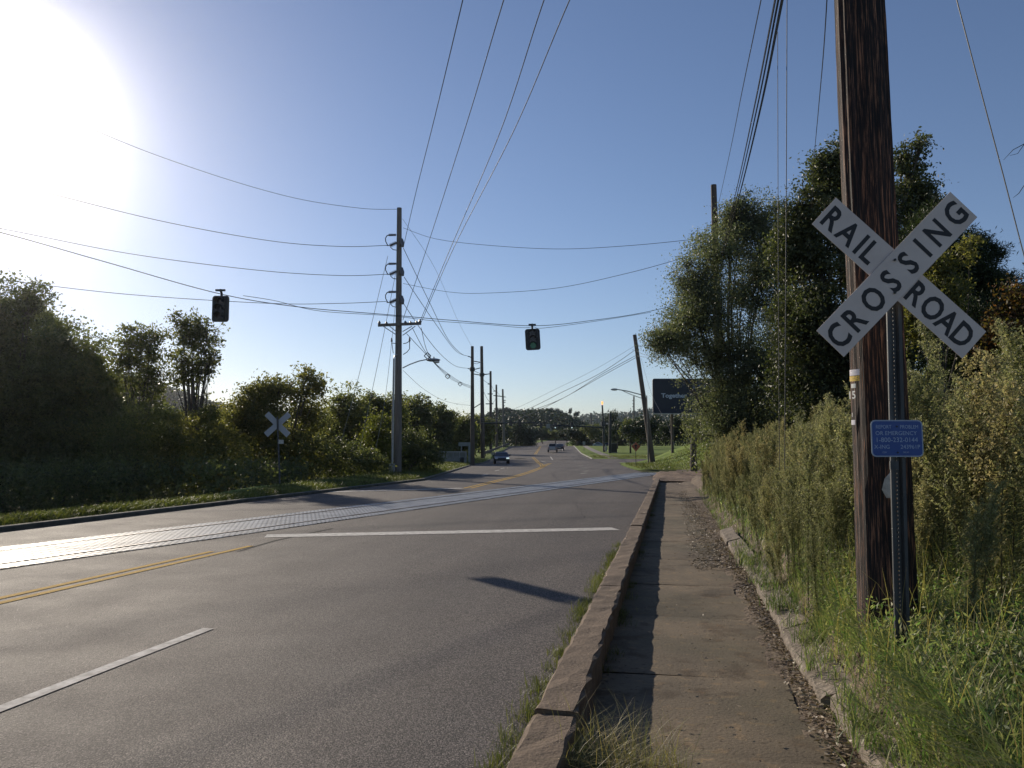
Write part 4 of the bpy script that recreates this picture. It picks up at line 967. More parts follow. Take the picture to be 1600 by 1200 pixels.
# small blue notice on the same post
bc = at(1401, 685, SY) + FN * .004
mb = MB(); mb.prism(rrect(.315, .222, .028), bc, SU, UP, FN, .002); bs = mb.build('notice_plate', M['sign_edge'], cr)
mb = MB(); mb.prism(rrect(.300, .207, .022), bc + FN * .002, SU, UP, FN, .0008); mb.build('blue_panel', M['sign_blue'], bs)
glyphs('lettering', [('REPORT', .031, -.080, .070, .85), ('PROBLEM', .031, .075, .070, .85), ('OR EMERGENCY', .034, -.005, .032), ('1-800-232-0144', .040, 0, -.008), ('X-ING', .034, -.095, -.050), ('243961P', .034, .078, -.050), ('CSX', .014, -.08, -.083), ('242.41', .014, .05, -.083)], M['sign_text'], bs, bc + FN * .0028, SU, UP, FN, .0006, .0)
mb = MB()
for v in (.072, -.085): q = bc + FN * .003 + UP * v; mb.tube([q, q + FN * .005], .005, 8)
mb.build('bolt', M['metal_dark'], bs)
mb = MB(); q = at(1397, 727, SY) - FN * .0; mb.box(q, (.05, .012, .05)); mb.build('bracket', M['post_metal'], cr)

# crossbuck seen from behind on the left
Yb = 31.5; cb = at(433, 663, Yb); b0 = Vector((at(438, 762, Yb).x, Yb, Z(at(438, 762, Yb).x, Yb) - .02))
c2 = empty('crossbuck_sign', b0, 'plain pale back of a crossbuck facing away on the left verge', 'crossbuck')
mb = MB(); mb.tube([b0 - Vector((0, 0, .2)), Vector((cb.x, Yb, cb.z + .3))], [.04, .035], 8); mb.build('post', M['post_metal'], c2)
for ang in (42, -44):
    U = Vector((math.cos(R(ang)), 0, math.sin(R(ang)))); V_ = Vector((-math.sin(R(ang)), 0, math.cos(R(ang)))); mb = MB()
    mb.prism([(-.62, -.115), (.62, -.115), (.62, .115), (-.62, .115)], Vector((cb.x, Yb + .06 + ang * .0001, cb.z)), U, V_, Vector((0, 1, 0)), .004); mb.build('blade', M['sign_back'], c2)
mb = MB(); mb.box((b0.x, Yb - .05, b0.z + 1.75), (.2, .02, .16)); mb.build('notice_plate', M['metal_grey'], c2)

# ---------------------------------------------------------------- utility poles
def pole(name, pxb, pxt, topy, Y, w0, w1, m_, label, basez=None):
    bx = at(pxb, 700, Y).x; b = Vector((bx, Y, (Z(bx, Y) if basez is None else basez))); t = at(pxt, topy, Y)
    r0 = empty(name, b, label, 'utility pole', 'utility poles along the road'); mb = MB()
    mb.tube([b - Vector((0, 0, .4)), b.lerp(t, .3), b.lerp(t, .7), t], [w0, w0 * .93 + w1 * .07, (w0 + w1) / 2 * .95, w1], 12); mb.build('pole_shaft', m_, r0, smooth=False)
    return r0, b, t
P1, P1b, P1t = pole('utility_pole', 622, 624, 325, 48, .23, .15, M['wood_grey'], 'tallest grey wooden power pole with one crossarm at the left verge')
k = pxm(48)
def a48(px, py, dy=0): p = at(px, py, 48); p.y += dy; return p
for i, y0 in enumerate((367, 412, 456)):
    mb = MB(); mb.tube([a48(619, y0), a48(607, y0 + .5)], [.055, .055], 8); mb.tube([a48(607, y0 + .5), a48(604.5, y0 + 1)], .03, 6)
    for q in np.linspace(608, 617, 6): mb.tube([a48(q, y0), a48(q + .6, y0)], .085, 8)
    mb.build('insulator', M['insulator'], P1)
    mb = MB(); mb.tube([a48(620, y0 + 12), a48(609, y0 + 17)], .06, 8)
    for q in np.linspace(0, 1, 7): mb.tube([a48(619 - 9 * q, y0 + 12.5 + 4 * q), a48(618.3 - 9 * q, y0 + 12.8 + 4 * q)], .13, 8)
    mb.tube([a48(609, y0 + 17), a48(604, y0 + 16.5)], .025, 5)
    mb.build('insulator', M['insulator'], P1)
    mb = MB(); mb.tube([a48(605, y0 + 1), a48(602.5, y0 + 5), a48(602.5, y0 + 10), a48(605, y0 + 15), a48(607, y0 + 17)], .03, 5)
    mb.tube([a48(610, y0 + 19), a48(614, y0 + 23), a48(620, y0 + 24)], .025, 5); mb.build('jumper_wire', M['wire'], P1)
    mb = MB(); mb.tube([a48(627, y0 + 8, -.1), a48(629.5, y0 + 15, -.2), a48(630.5, y0 + 20, -.3)], [.13, .13, .08], 8); mb.build('insulator', M['insulator'], P1)
mb = MB(); l0, r0_ = a48(592, 509.5, -.3), a48(659, 506.5, -.3); d_ = (r0_ - l0); mb.box((l0 + r0_) / 2, (d_.length, .14, .16), Matrix.Rotation(-math.atan2(d_.z, d_.x), 3, 'Y')); mb.build('crossarm', M['wood_grey'], P1)
mb = MB()
for a, b in (((600, 511), (620, 524)), ((610, 511), (620, 519)), ((645, 511), (630, 519)), ((650, 511), (630, 525))): mb.tube([a48(*a, -.36), a48(*b, -.25)], .025, 4)
mb.build('brace', M['metal_grey'], P1)
for px, py in ((594, 505), (605, 506), (634.5, 505), (642.5, 505.5), (652, 505), (657, 503)):
    mb = MB(); mb.tube([a48(px, py + 4, -.3), a48(px, py, -.3), a48(px - .5, py - 2.5, -.3)], [.06, .09, .03], 6); mb.build('insulator', M['insulator'], P1)
mb = MB(); mb.tube([a48(612, 533), a48(612.5, 536), a48(620, 537)], .025, 5); mb.tube([a48(640, 530), a48(640, 545), a48(636, 550), a48(630, 554)], .025, 5); mb.tube([a48(640, 533), a48(635, 536), a48(630, 537)], .025, 5)
mb.tube([a48(612, 533), a48(614.5, 552)], .02, 5); mb.build('jumper_wire', M['wire'], P1)
for px, py in ((612, 531), (640, 530)): mb = MB(); mb.tube([a48(px, py - 3), a48(px, py + 3)], [.04, .07], 6); mb.build('cutout', M['insulator'], P1)
mb = MB(); mb.tube([a48(629, 575), a48(640, 569.5), a48(655, 564), a48(668, 561.5)], .035, 6); arm = mb.build('lamp_arm', M['metal_grey'], P1)
mb = MB(); c = a48(677, 562.5); mb.ball(c, (.44, .18, .11), 12, 6); mb.tube([a48(678, 560), a48(678, 557.5)], .04, 6); hd = mb.build('lamp_head', M['metal_grey'], P1)
mb = MB(); mb.ball(a48(682, 565.5), (.2, .13, .09), 10, 5); mb.build('lamp_lens', mat('lens_clear', (.6, .6, .58), .2), hd)
# thin grey riser pole beside it
bx = at(613, 700, 47.4).x; b = Vector((bx, 47.4, Z(bx, 47.4) - .1)); q = at(615.5, 560, 47.4)
rp = empty('riser_pole', b, 'slim pale grey metal riser pole immediately left of the tallest power pole', 'metal pole'); mb = MB(); mb.tube([b, b.lerp(q, .5), q], [.085, .07, .06], 8)
mb.tube([q, at(617, 555.5, 47.5), at(621, 553.5, 47.7)], .03, 6); mb.build('pole_shaft', M['metal_grey'], rp)
mb = MB(); mb.box(b + Vector((0, 0, .4)), (.32, .3, .6)); mb.build('pole_base', M['metal_grey'], rp)
def arms(root, Y, items, w_=.05):
    for (x0, y0, x1, y1) in items:
        mb = MB(); mb.tube([at(x0, y0, Y), at((x0 + x1) / 2, (y0 + y1) / 2, Y), at(x1, y1, Y)], w_, 6); mb.build('arm', M['metal_dark'], root)
P2, P2b, P2t = pole('utility_pole', 738.5, 738, 541, 87, .24, .16, M['wood_dark'], 'slim dark power pole right of the small grey roadside board')
arms(P2, 87, [(731, 556.5, 738, 559), (731, 575.5, 738, 578), (738, 564, 750, 566), (738, 578, 750, 575), (738, 584, 750, 586)])
mb = MB(); mb.tube([at(738, 574, 87), at(738, 580, 87)], .28, 8); mb.build('clamp', M['metal_dark'], P2)
P3, P3b, P3t = pole('utility_pole', 754.5, 752.5, 541, 118, .32, .22, M['wood_dark'], 'slim dark power pole behind the oncoming car, tall with side arms')
arms(P3, 118, [(752, 586, 766, 584), (752, 630, 741, 637)], .07)
mb = MB(); mb.tube([at(753, 583, 118), at(753, 588, 118)], .36, 8); mb.build('clamp', M['metal_dark'], P3)
P4, P4b, P4t = pole('utility_pole', 767, 766.5, 580, 150, .3, .2, M['wood_dark'], 'third slim power pole in the receding row on the left')
arms(P4, 150, [(759, 631, 771, 631), (762, 615.5, 770, 615.5), (767, 600, 762, 600)], .09)
P5, P5b, P5t = pole('utility_pole', 776, 775.5, 601, 180, .3, .2, M['wood_dark'], 'fourth power pole in the receding row on the left')
arms(P5, 180, [(771, 618, 785, 619.5), (771, 611, 775, 611)], .1)
P6, P6b, P6t = pole('utility_pole', 787.5, 785.5, 608, 205, .34, .22, M['wood_grey'], 'last pale power pole with stub arms before the green hill')
arms(P6, 205, [(785.5, 619.5, 790, 620.5), (785.5, 626, 790, 625.5), (785.5, 629, 790, 628.5), (785.5, 634, 788.5, 634)], .1)
P7, P7b, P7t = pole('utility_pole', 924.5, 923.5, 645, 275, .4, .3, M['wood_grey'], 'pale pole standing alone in the far lawn')
P8, P8b, P8t = pole('utility_pole', 990.5, 990.5, 619, 330, .4, .3, M['wood_grey'], 'tiny pale pole with five stub arms far beyond the leaning pole')
arms(P8, 330, [(988, 626, 990.5, 626), (988, 631, 990.5, 631), (988, 635.5, 990.5, 635.5), (988, 642.5, 990.5, 642.5)], .16)
P9, P9b, P9t = pole('utility_pole', 1020, 991.5, 523, 94, .32, .22, M['wood_dark'], 'dark wooden pole leaning left with a street light arm')
mb = MB(); mb.tube([at(1004.5, 617.5, 94), at(980, 611, 94), at(965, 608.5, 94)], .06, 6); mb.tube([at(1004.5, 623, 94), at(985, 616, 94), at(972, 610, 94)], .04, 6); mb.build('lamp_arm', M['metal_grey'], P9)
mb = MB(); mb.ball(at(960, 608.6, 94), (.45, .2, .14), 10, 5); mb.build('lamp_head', M['metal_grey'], P9)
bb = at(1013, 700, 93.2); bb.z = Z(bb.x, 93.2); gr = empty('riser_pole', bb, 'pale metal pole hugging the leaning wooden pole', 'metal pole'); mb = MB(); mb.tube([bb, at(1010.5, 618, 93.2)], [.09, .06], 8); mb.build('pole_shaft', M['wood_grey'], gr)
PR, PRb, PRt = pole('utility_pole', 1127, 1115, 289, 34, .20, .125, M['wood_dark'], 'dark wooden pole rising out of the feathery tree', basez=None)

# ---------------------------------------------------------------- wires
def wire(px, r_=.012, label='', m_='wire', name='power_line', group=None, n=10):
    """px: (x, y, depth) samples of one span"""
    pts = [at(*p) for p in px]; out = []
    if len(pts) == 2: out = pts
    else:
        for i in range(len(pts) - 1):
            p0 = pts[max(i - 1, 0)]; p1 = pts[i]; p2 = pts[i + 1]; p3 = pts[min(i + 2, len(pts) - 1)]
            for j in range(n):
                t = j / n; out.append(.5 * ((2 * p1) + (p2 - p0) * t + (2 * p0 - 5 * p1 + 4 * p2 - p3) * t * t + (3 * p1 - p0 - 3 * p2 + p3) * t ** 3))
        out.append(pts[-1])
    mb = MB(); mb.tube(out, r_, 5); o = mb.build(name, M[m_]); return tag(o, label, 'wire', group or 'overhead wires and guys')
# overhead lines from behind the camera to the tall pole
G1 = 'power lines on the tall pole'
wire([(760, -160, 14), (723, 0, 20), (680, 180, 30), (650, 300, 40), (631, 383, 47.8)], .016, 'leftmost of the four wires rising steeply to the top edge from the tall pole')
wire([(842, -160, 14), (787, 0, 20), (730, 190, 30), (668, 384, 42), (629.5, 500, 47.7)], .016, 'second from left of the four wires rising to the top edge')
wire([(915, -160, 14), (850, 0, 20), (780, 210, 30), (705, 385, 40), (656, 503, 47.7)], .016, 'third from left of the four wires rising to the top edge')
wire([(968, -160, 14), (890, 0, 20), (800, 210, 30), (710, 385, 40), (658, 504, 47.7)], .016, 'rightmost of the four wires rising to the top edge')
wire([(-160, 60, 40), (140, 200, 44), (300, 262, 45), (450, 307, 47), (560, 325, 48), (620, 327, 48)], .014, 'highest wire arriving from the left at the tall pole top')
wire([(-160, 245, 42), (60, 298, 44), (250, 345, 46), (420, 376, 47), (530, 385, 48), (604, 383.5, 48)], .018, 'wire from the left to the uppermost insulator of the tall pole')
wire([(-160, 332, 42), (0, 357, 43), (200, 396, 45), (400, 422, 47), (530, 430.5, 48), (604, 428.5, 48)], .018, 'wire from the left to the middle insulator of the tall pole')
wire([(-160, 418, 42), (0, 437, 43), (200, 460, 45), (420, 474, 47), (530, 474, 48), (604, 471, 48)], .018, 'wire from the left to the lowest insulator of the tall pole')
# span wire with signals
SP = [(-160, 325, 17.5), (0, 363, 18.5), (160, 408, 19.8), (343, 459, 21.2), (470, 480, 22.8), (610, 492, 24.5), (700, 500, 25.8), (833, 509, 27.7), (930, 500, 29.8), (1017, 486, 31.8), (1119, 460, 34)]
wire(SP, .011, 'twisted span cable across the road carrying the two traffic signals', name='span_wire')
wire([(380, 462, 21.6), (430, 470, 22.2), (500, 486, 23), (610, 493.5, 24.5), (680, 501.5, 25.5), (760, 507, 26.6), (815, 512, 27.4), (833, 510.8, 27.7), (850, 512.5, 27.9), (930, 502, 29.8), (1017, 488, 31.8)], .008, 'thin lashed signal cable looping along the span wire', name='signal_cable')
wire([(630, 356, 48), (680, 373, 46), (760, 383, 43), (870, 389, 40), (980, 384, 37), (1090, 373, 34.5), (1116, 366, 34)], .012, 'upper thin wire between the tall pole and the pole in the feathery tree')
wire([(630, 443, 48), (700, 456, 45), (760, 458, 43), (870, 450, 40), (980, 427, 37), (1070, 402, 34.5), (1117, 385, 34)], .012, 'lower thin wire between the tall pole and the pole in the feathery tree')
# guys
wire([(606, 400, 48), (560, 590, 47), (514, 757, 45)], .014, 'left guy wire slanting to the ground behind the back-facing crossbuck', 'wire_light', 'guy_wire')
wire([(618, 428, 48), (590, 570, 47.2), (551, 752, 45.5)], .014, 'middle guy wire slanting down from the tall pole', 'wire_light', 'guy_wire')
wire([(618, 473, 48), (602, 620, 47.4), (577, 750, 46)], .012, 'right guy wire slanting down close to the tall pole', 'wire_light', 'guy_wire')
# tall pole onward to the row
wire([(630, 387, 48), (670, 470, 56), (700, 530, 65), (720, 552, 78), (731, 556.5, 87)], .02, 'upper wire sagging from the tall pole to the next slim pole')
wire([(631.5, 433, 48), (680, 505, 60), (712, 548, 75), (731, 556.5, 87)], .02, 'second wire sagging from the tall pole to the next slim pole')
wire([(631, 475, 48), (665, 525, 56), (690, 555, 66), (712, 572, 78), (731, 575.5, 87)], .02, 'third wire sagging from the tall pole to the next slim pole')
wire([(629, 342, 48), (680, 420, 60), (715, 500, 80), (737, 541, 87)], .01, 'thin top wire from the tall pole to the next slim pole')
for i, (a, lb) in enumerate((((634, 520), 'leftmost of the bundled wires with spacers below the street lamp'), ((644, 512), 'middle bundled wire with spacers below the street lamp'), ((658, 512), 'rightmost bundled wire with spacers running to the slim poles'))):
    wire([(a[0], a[1], 48), (668 + 2 * i, 556 + i * 1.0, 52), (699 + i * 1.3, 588 - i * 1.5, 68), (720 + i, 600 - i, 80), (737, 607 - i * 2, 87)], .018, lb)
wire([(630, 579, 48), (665, 610, 58), (700, 628, 72), (738, 634, 87)], .012, 'low telephone wire sagging from the tall pole to the slim pole')
mbx = [(668, 556, 52), (699.5, 588, 68), (719, 600, 80)]
for i, (a, b, c) in enumerate(mbx):
    p = at(a, b, c); mb = MB(); r_ = .22
    for j in range(4):
        q0 = p + Vector((r_ * math.cos(j * 1.57), 0, r_ * math.sin(j * 1.57))); q1 = p + Vector((r_ * math.cos(j * 1.57 + 1.57), 0, r_ * math.sin(j * 1.57 + 1.57))); mb.tube([q0, q1], .03, 4)
    tag(mb.build('wire_spacer', M['wire']), ('diamond wire spacer above the street lamp head', 'diamond wire spacer halfway to the slim pole', 'diamond wire spacer nearest the slim pole')[i], 'spacer')
def spans(a, b, Ya, Yb, n=3, sag=2):
    pass
for i, (pa, pb, lb) in enumerate((((738, 566, 87), (752, 565, 118), 'short wire between the two slim poles, topmost'), ((750, 586, 117), (766, 600, 150), 'wire from the second slim pole to the third'), ((738, 578, 87), (767, 584, 150), 'wire from first slim pole past the second one'),
      ((753, 605, 118), (767, 631, 150), 'lower wire from the second slim pole to the third'), ((767, 600, 150), (776, 612, 180), 'wire between the third and fourth poles'), ((767, 631, 150), (776, 619, 180), 'lower wire between third and fourth poles'), ((776, 611, 180), (786, 619, 205), 'wire between the fourth and last poles'))):
    m_ = ((pa[0] + pb[0]) / 2, (pa[1] + pb[1]) / 2 + 3, (pa[2] + pb[2]) / 2); wire([pa, m_, pb], .03, lb)
# lines from the slim pole to the leaning pole and on to the tree pole
for i, (ya, yb, dip, lb) in enumerate(((650, 539, 0, 'highest wire from the leaning pole down to the slim poles'), (654, 545, 1, 'second wire from the leaning pole down to the slim poles'), (655.5, 554, 1, 'third wire from the leaning pole down to the slim poles'), (659, 557, 1, 'lowest wire from the leaning pole down to the slim poles'))):
    xe = 992 + (yb - 523) / 7.2
    if i == 0: pts = [(745, 652, 100), (800, 640, 99), (860, 612, 97), (930, 577, 95), (xe, yb, 94)]
    else: pts = [(746, ya, 100), (770, ya + 1.2 - (2 if i == 1 else 0), 100), (820, ya - 9 - (3 - i) * 2.0, 99), (880, 622 - (0 if i > 1 else 10), 97), (940, 588 - (0 if i > 1 else 6) - (3 if i == 2 else 0), 95), (xe, yb, 94)]
    wire(pts, .03 if i else .014, lb, 'wire_light' if i else 'wire')
for i, (a, b, lb) in enumerate((((992.5, 535), (1025, 505), 'wire climbing right from the leaning pole into the feathery tree'), ((994, 548), (1020, 552), 'upper short sagging wire right of the leaning pole'), ((994.5, 556), (1030, 552), 'lower short sagging wire right of the leaning pole'))):
    m_ = ((a[0] + b[0]) / 2, (a[1] + b[1]) / 2 + (4 if i else 0), 80)
    wire([(a[0], a[1], 94), m_, (b[0], b[1], 66), (1118, 470 + i * 12, 34)], .02, lb)
wire([(1002, 560, 94), (1010, 590, 90), (1022, 625, 86), (1045, 668, 82), (1054, 702, 80)], .012, 'guy wire slanting right from the leaning pole', 'wire_light', 'guy_wire')
# near cables to the tree pole
for dx, lb in ((0, 'left one of the three thick cables rising steeply to the top edge'), (5, 'middle one of the three thick cables rising to the top edge'), (11, 'right one of the three thick cables rising to the top edge')):
    wire([(1248 + dx * 1.2, -200, 5.6), (1211 + dx, 0, 8), (1178 + dx * .9, 170, 13), (1150 + dx * .6, 300, 22), (1124 + dx * .3, 410, 34)], .012 if dx != 11 else .017, lb, name='cable')
wire([(1240, -260, 6), (1189, 0, 9), (1160, 140, 13), (1140, 240, 20), (1118, 340, 34)], .007, 'thin wire left of the thick cables at the top edge')
wire([(1215, 50, 10.5), (1216, 400, 10.3), (1218, 735, 10)], .0045, 'left one of two vertical guy wires in front of the feathery tree', name='guy_wire')
wire([(1230, -100, 10.5), (1228.5, 300, 10.3), (1226, 735, 10)], .006, 'right one of two vertical guy wires in front of the feathery tree', name='guy_wire')
wire([(1300, -150, 6.5), (1292, 0, 7.5), (1286, 90, 9), (1278, 180, 12), (1272, 250, 17), (1268, 330, 23)], .006, 'twisted drop wire just left of the big wooden pole')
wire([(1455, -150, 5.2), (1495, 0, 5.4), (1560, 245, 5.7), (1640, 540, 6), (1760, 900, 6.4)], .0045, 'reddish guy wire crossing the sky at the upper right', 'wire_light', 'guy_wire')

# ---------------------------------------------------------------- hanging traffic signals
def signal(px, py, Y, wpx, hpx, tilt, label, green):
    c = at(px, py, Y); k = pxm(Y); w_, h_ = wpx * k, hpx * k
    r0 = empty('traffic_signal', c + Vector((0, 0, h_ / 2 + .12)), label, 'traffic signal', 'traffic signals on the span cable'); t = R(tilt)
    U = Vector((math.cos(t), .0, math.sin(t))); V_ = Vector((-math.sin(t), 0, math.cos(t))); Fv = Vector((0, -1, 0))
    mb = MB(); mb.prism(rrect(w_, h_, w_ * .17), c + Vector((0, .06, 0)), U, V_, Fv, .01); mb.build('backplate', M['black_plastic'], r0)
    mb = MB(); mb.prism(rrect(w_ * .5, h_ * .86, .03), c + Vector((0, .25, 0)), U, V_, Fv, .24); mb.build('housing', M['black_plastic'], r0)
    for i, v in enumerate((.29, 0, -.29)):
        q = c + V_ * (v * h_); rr_ = w_ * .2; mb = MB()
        mb.prism([(rr_ * math.cos(a), rr_ * math.sin(a)) for a in np.linspace(0, 2 * math.pi, 16, endpoint=False)], q + Vector((0, .012, 0)), U, V_, Fv, .014)
        mb.build('lens', M['lens_green'] if (green and i == 2) else M['lens_dark'], r0)
        mb = MB(); vs = []; A_ = np.linspace(R(-20), R(200), 14)
        for a in A_:
            for d in (0, .2): vs.append(q + U * (rr_ * 1.1 * math.cos(a)) + V_ * (rr_ * 1.1 * math.sin(a)) + Fv * d)
        mb.add(vs, [(2 * j, 2 * j + 1, 2 * j + 3, 2 * j + 2) for j in range(len(A_) - 1)]); mb.build('visor', M['black_plastic'], r0)
    mb = MB(); top = c + V_ * (h_ / 2); mb.tube([top - V_ * .1 + Vector((0, .1, 0)), top + Vector((0, .1, .07)), top + Vector((0, 0, .16))], .035, 6); mb.box(top + Vector((0, 0, .14)), (.26, .05, .05)); mb.build('hanger', M['metal_dark'], r0)
    return r0
signal(343.5, 482, 21.2, 27, 42, 0, 'black traffic signal with backplate hanging on the left of the span wire, hazy in glare', False)
signal(832.5, 530, 27.7, 23.5, 34, 3, 'black traffic signal hanging over the middle of the road, lowest lens green', True)

# ---------------------------------------------------------------- mast-arm signals at the far junction
Ym = 160
def am(px, py, dy=0): p = at(px, py, Ym); p.y += dy; return p
b = am(944, 700); b.z = zp(Ym)
ma = empty('signal_mast', b, 'black traffic signal mast pole with long arm and orange lamp on top', 'signal mast')
mb = MB(); mb.tube([b, am(943, 668), am(941, 633)], [.26, .2, .15], 10); mb.build('mast_pole', M['metal_dark'], ma)
mb = MB(); mb.tube([am(943, 668.5), am(915, 666.5), am(870, 665), am(828, 664.5)], [.17, .15, .12, .09], 8); mb.build('mast_arm', M['metal_dark'], ma)
mb = MB(); mb.tube([am(941, 632), am(941, 629)], [.16, .16], 10); mb.ball(am(941, 628.5), .2, 8, 5); mb.build('lamp', M['lamp_orange'], ma)
for px, on in ((845.5, 0), (867.5, 1), (893.3, 1)):
    mb = MB(); mb.box(am(px, 664.5, -.3), (.55, .3, 1.15)); hd = mb.build('signal_head', M['black_plastic'], ma)
    if on: mb = MB(); mb.tube([am(px, 668.3, -.46), am(px, 668.3, -.52)], .11, 10); mb.build('green_lens', M['lamp_white'], hd)
mb = MB(); mb.box(am(856.7, 665.7, -.2), (.75, .04, .9)); mb.build('sign_plate', M['grey_board'], ma)
mb = MB(); mb.prism([(-.35, -.3), (.35, -.3), (0, .4)], am(860.5, 671.5, -.2), (1, 0, 0), (0, 0, 1), (0, -1, 0), .03); mb.build('sign_plate', M['grey_board'], ma)
mb = MB(); mb.box(am(942.5, 662.5, -.3), (.9, .5, 1.0)); mb.build('signal_head', M['black_plastic'], ma)
mb = MB(); mb.box(am(948.5, 662, -.3), (.35, .2, .3)); mb.build('camera_box', M['sign_white'], ma)
# left mast arm
b = at(742, 700, 128); b.z = Z(b.x, 128)
m2 = empty('signal_mast', b, 'dark signal mast arm reaching right from behind the slim poles', 'signal mast')
def a2(px, py): return at(px, py, 128)
mb = MB(); mb.tube([b, a2(742, 655)], [.2, .15], 8); mb.build('mast_pole', M['metal_dark'], m2)
mb = MB(); mb.tube([a2(742, 662), a2(790, 661), a2(842, 660.5)], [.15, .12, .08], 8); mb.build('mast_arm', M['metal_dark'], m2)
for px in (812, 798): mb = MB(); mb.box(a2(px, 661), (.42, .3, 1.1)); mb.build('signal_head', M['black_plastic'], m2)
# dark lamp-less pole and cabinets
b = at(953, 700, 150); b.z = zp(150); o = empty('black_pole', b, 'plain black pole right of the signal mast, beside the dark cabinet', 'pole'); mb = MB(); mb.tube([b, at(953.5, 646, 150)], [.3, .22], 10); mb.build('pole_shaft', M['metal_dark'], o)
b = at(959, 700, 152); b.z = zp(152); o = empty('utility_cabinet', b, 'dark square utility cabinet on the lawn beside the black pole', 'cabinet')
mb = MB(); mb.box(b + Vector((0, 0, 1.0)), (1.15, .8, 1.7)); mb.build('cabinet_body', M['metal_dark'], o); mb = MB(); mb.box(b + Vector((0, 0, 1.88)), (1.25, .9, .06)); mb.build('cabinet_lid', M['metal_grey'], o); mb = MB(); mb.box(b + Vector((0, 0, .07)), (1.3, 1, .15)); mb.build('plinth', M['concrete_wall'], o)
b = at(947, 700, 158); b.z = zp(158); o = empty('utility_cabinet', b, 'small grey control box beside the signal mast base', 'cabinet'); mb = MB(); mb.box(b + Vector((0, 0, .8)), (.5, .4, .8)); mb.build('cabinet_body', M['metal_grey'], o); mb = MB(); mb.tube([b, b + Vector((0, 0, .4))], .08, 6); mb.build('post', M['metal_grey'], o)
# small signs
def post_sign(px, topy, Y, label, kind):
    b = at(px, 700, Y); b.z = Z(b.x, Y); t = at(px, topy, Y); o = empty('road_sign', b, label, 'road sign'); mb = MB(); mb.tube([b, t], .035, 6); mb.build('post', M['metal_dark'], o)
    s_ = {'diamond': [(-.45, 0), (0, -.5), (.45, 0), (0, .42)], 'rect': [(-.3, -.38), (.3, -.38), (.3, .38), (-.3, .38)]}[kind]
    mb = MB(); mb.prism(s_, t - Vector((0, .05, .35)), (1, 0, 0), (0, 0, 1), (0, -1, 0), .02); pl = mb.build('sign_plate', M['orange_sign'] if kind == 'diamond' else M['grey_board'], o)
    if kind == 'diamond': mb = MB(); mb.prism([(-.2, .06), (0, .22), (.2, .06), (.06, .06), (.06, -.2), (-.06, -.2), (-.06, .06)], t - Vector((0, .075, .37)), (1, 0, 0), (0, 0, 1), (0, -1, 0), .01); mb.build('arrow_mark', M['sign_black'], pl)
post_sign(993.3, 692, 78, 'rust-orange diamond sign on a thin post left of the leaning pole', 'diamond')
post_sign(912.5, 690, 170, 'small grey sign on a post in the lawn beside the path', 'rect')

# ---------------------------------------------------------------- billboard
Yb_ = 98; c0 = at(1020.5, 645.5, Yb_); c1 = at(1020.5, 591.5, Yb_); Hh = c1.z - c0.z; Wb = 12.2
b = Vector((c0.x + Wb / 2, Yb_ + .6, Z(c0.x + Wb / 2, Yb_)))
bl = empty('billboard', b, 'large dark blue billboard with Together lettering half hidden by the feathery tree', 'billboard')
mb = MB(); mb.prism([(x + Wb / 2, y + Hh / 2) for x, y in rrect(Wb, Hh, .22, 4)], c0, (1, 0, 0), (0, 0, 1), (0, 1, 0), .35); bpn = mb.build('panel', M['billboard'], bl)
kk = pxm(Yb_)
glyphs('lettering', [('Together', .74, 2.62, (645.5 - 617.8) * kk, 1.12)], M['bill_text'], bpn, c0, (1, 0, 0), (0, 0, 1), (0, -1, 0), .02, .03)
glyphs('lettering', [('EASTMAN', .55, 6.3, (645.5 - 604) * kk, 1.1)], M['bill_text_blue'], bpn, c0, (1, 0, 0), (0, 0, 1), (0, -1, 0), .02, .03)
mb = MB(); mb.box(c0 + Vector((Wb / 2, -.5, -.12)), (Wb + .4, 1.1, .06)); mb.build('catwalk', M['metal_grey'], bl)
for fx in (.2, .5, .8): mb = MB(); q = c0 + Vector((Wb * fx, .6, 0)); mb.tube([Vector((q.x, q.y, Z(q.x, q.y) - .2)), q + Vector((0, 0, Hh * .9))], .17, 8); mb.build('leg', M['wood_dark'], bl)

# ---------------------------------------------------------------- left roadside board, wall, guardrail
Yr = 92
b = at(726, 700, Yr); b.z = Z(b.x, Yr); o = empty('roadside_board', b, 'small blank grey board on a two-post frame left of the slim pole', 'board')
mb = MB(); mb.box(at(726.5, 694, Yr), (20 * pxm(Yr), .12, 6 * pxm(Yr))); mb.build('panel', M['grey_board'], o)
for px in (734, 721): mb = MB(); q = at(px, 697, Yr); mb.box(((q.x), Yr, (q.z + b.z) / 2), (.35 if px == 734 else .12, .12, q.z - b.z)); mb.build('post', M['grey_board'], o)
Yw = 90; a_ = at(684, 712, Yw); c_ = at(729, 712, Yw); z0 = min(Z(a_.x, Yw), -.2)
o = empty('parapet_wall', Vector(((a_.x + c_.x) / 2, Yw, z0)), 'low grey wall with a handrail behind the verge, left of the slim pole', 'wall')
mb = MB(); zt = at(700, 708, Yw).z; mb.box(((a_.x + c_.x) / 2, Yw + .2, (zt + z0) / 2 + .3), (c_.x - a_.x, .3, zt - z0 - .2)); mb.build('wall_panel', M['concrete_wall'], o)
mb = MB(); h0 = at(688, 706, Yw - .1); h1 = at(728, 706, Yw - .1); mb.box((h0 + h1) / 2, (h1.x - h0.x, .1, .12)); rl = mb.build('handrail', M['metal_grey'], o)
for q in np.linspace(0, 1, 5): mb = MB(); p = h0.lerp(h1, q); mb.box((p.x, p.y, p.z - .35), (.08, .06, .6)); mb.build('post', M['metal_grey'], rl)
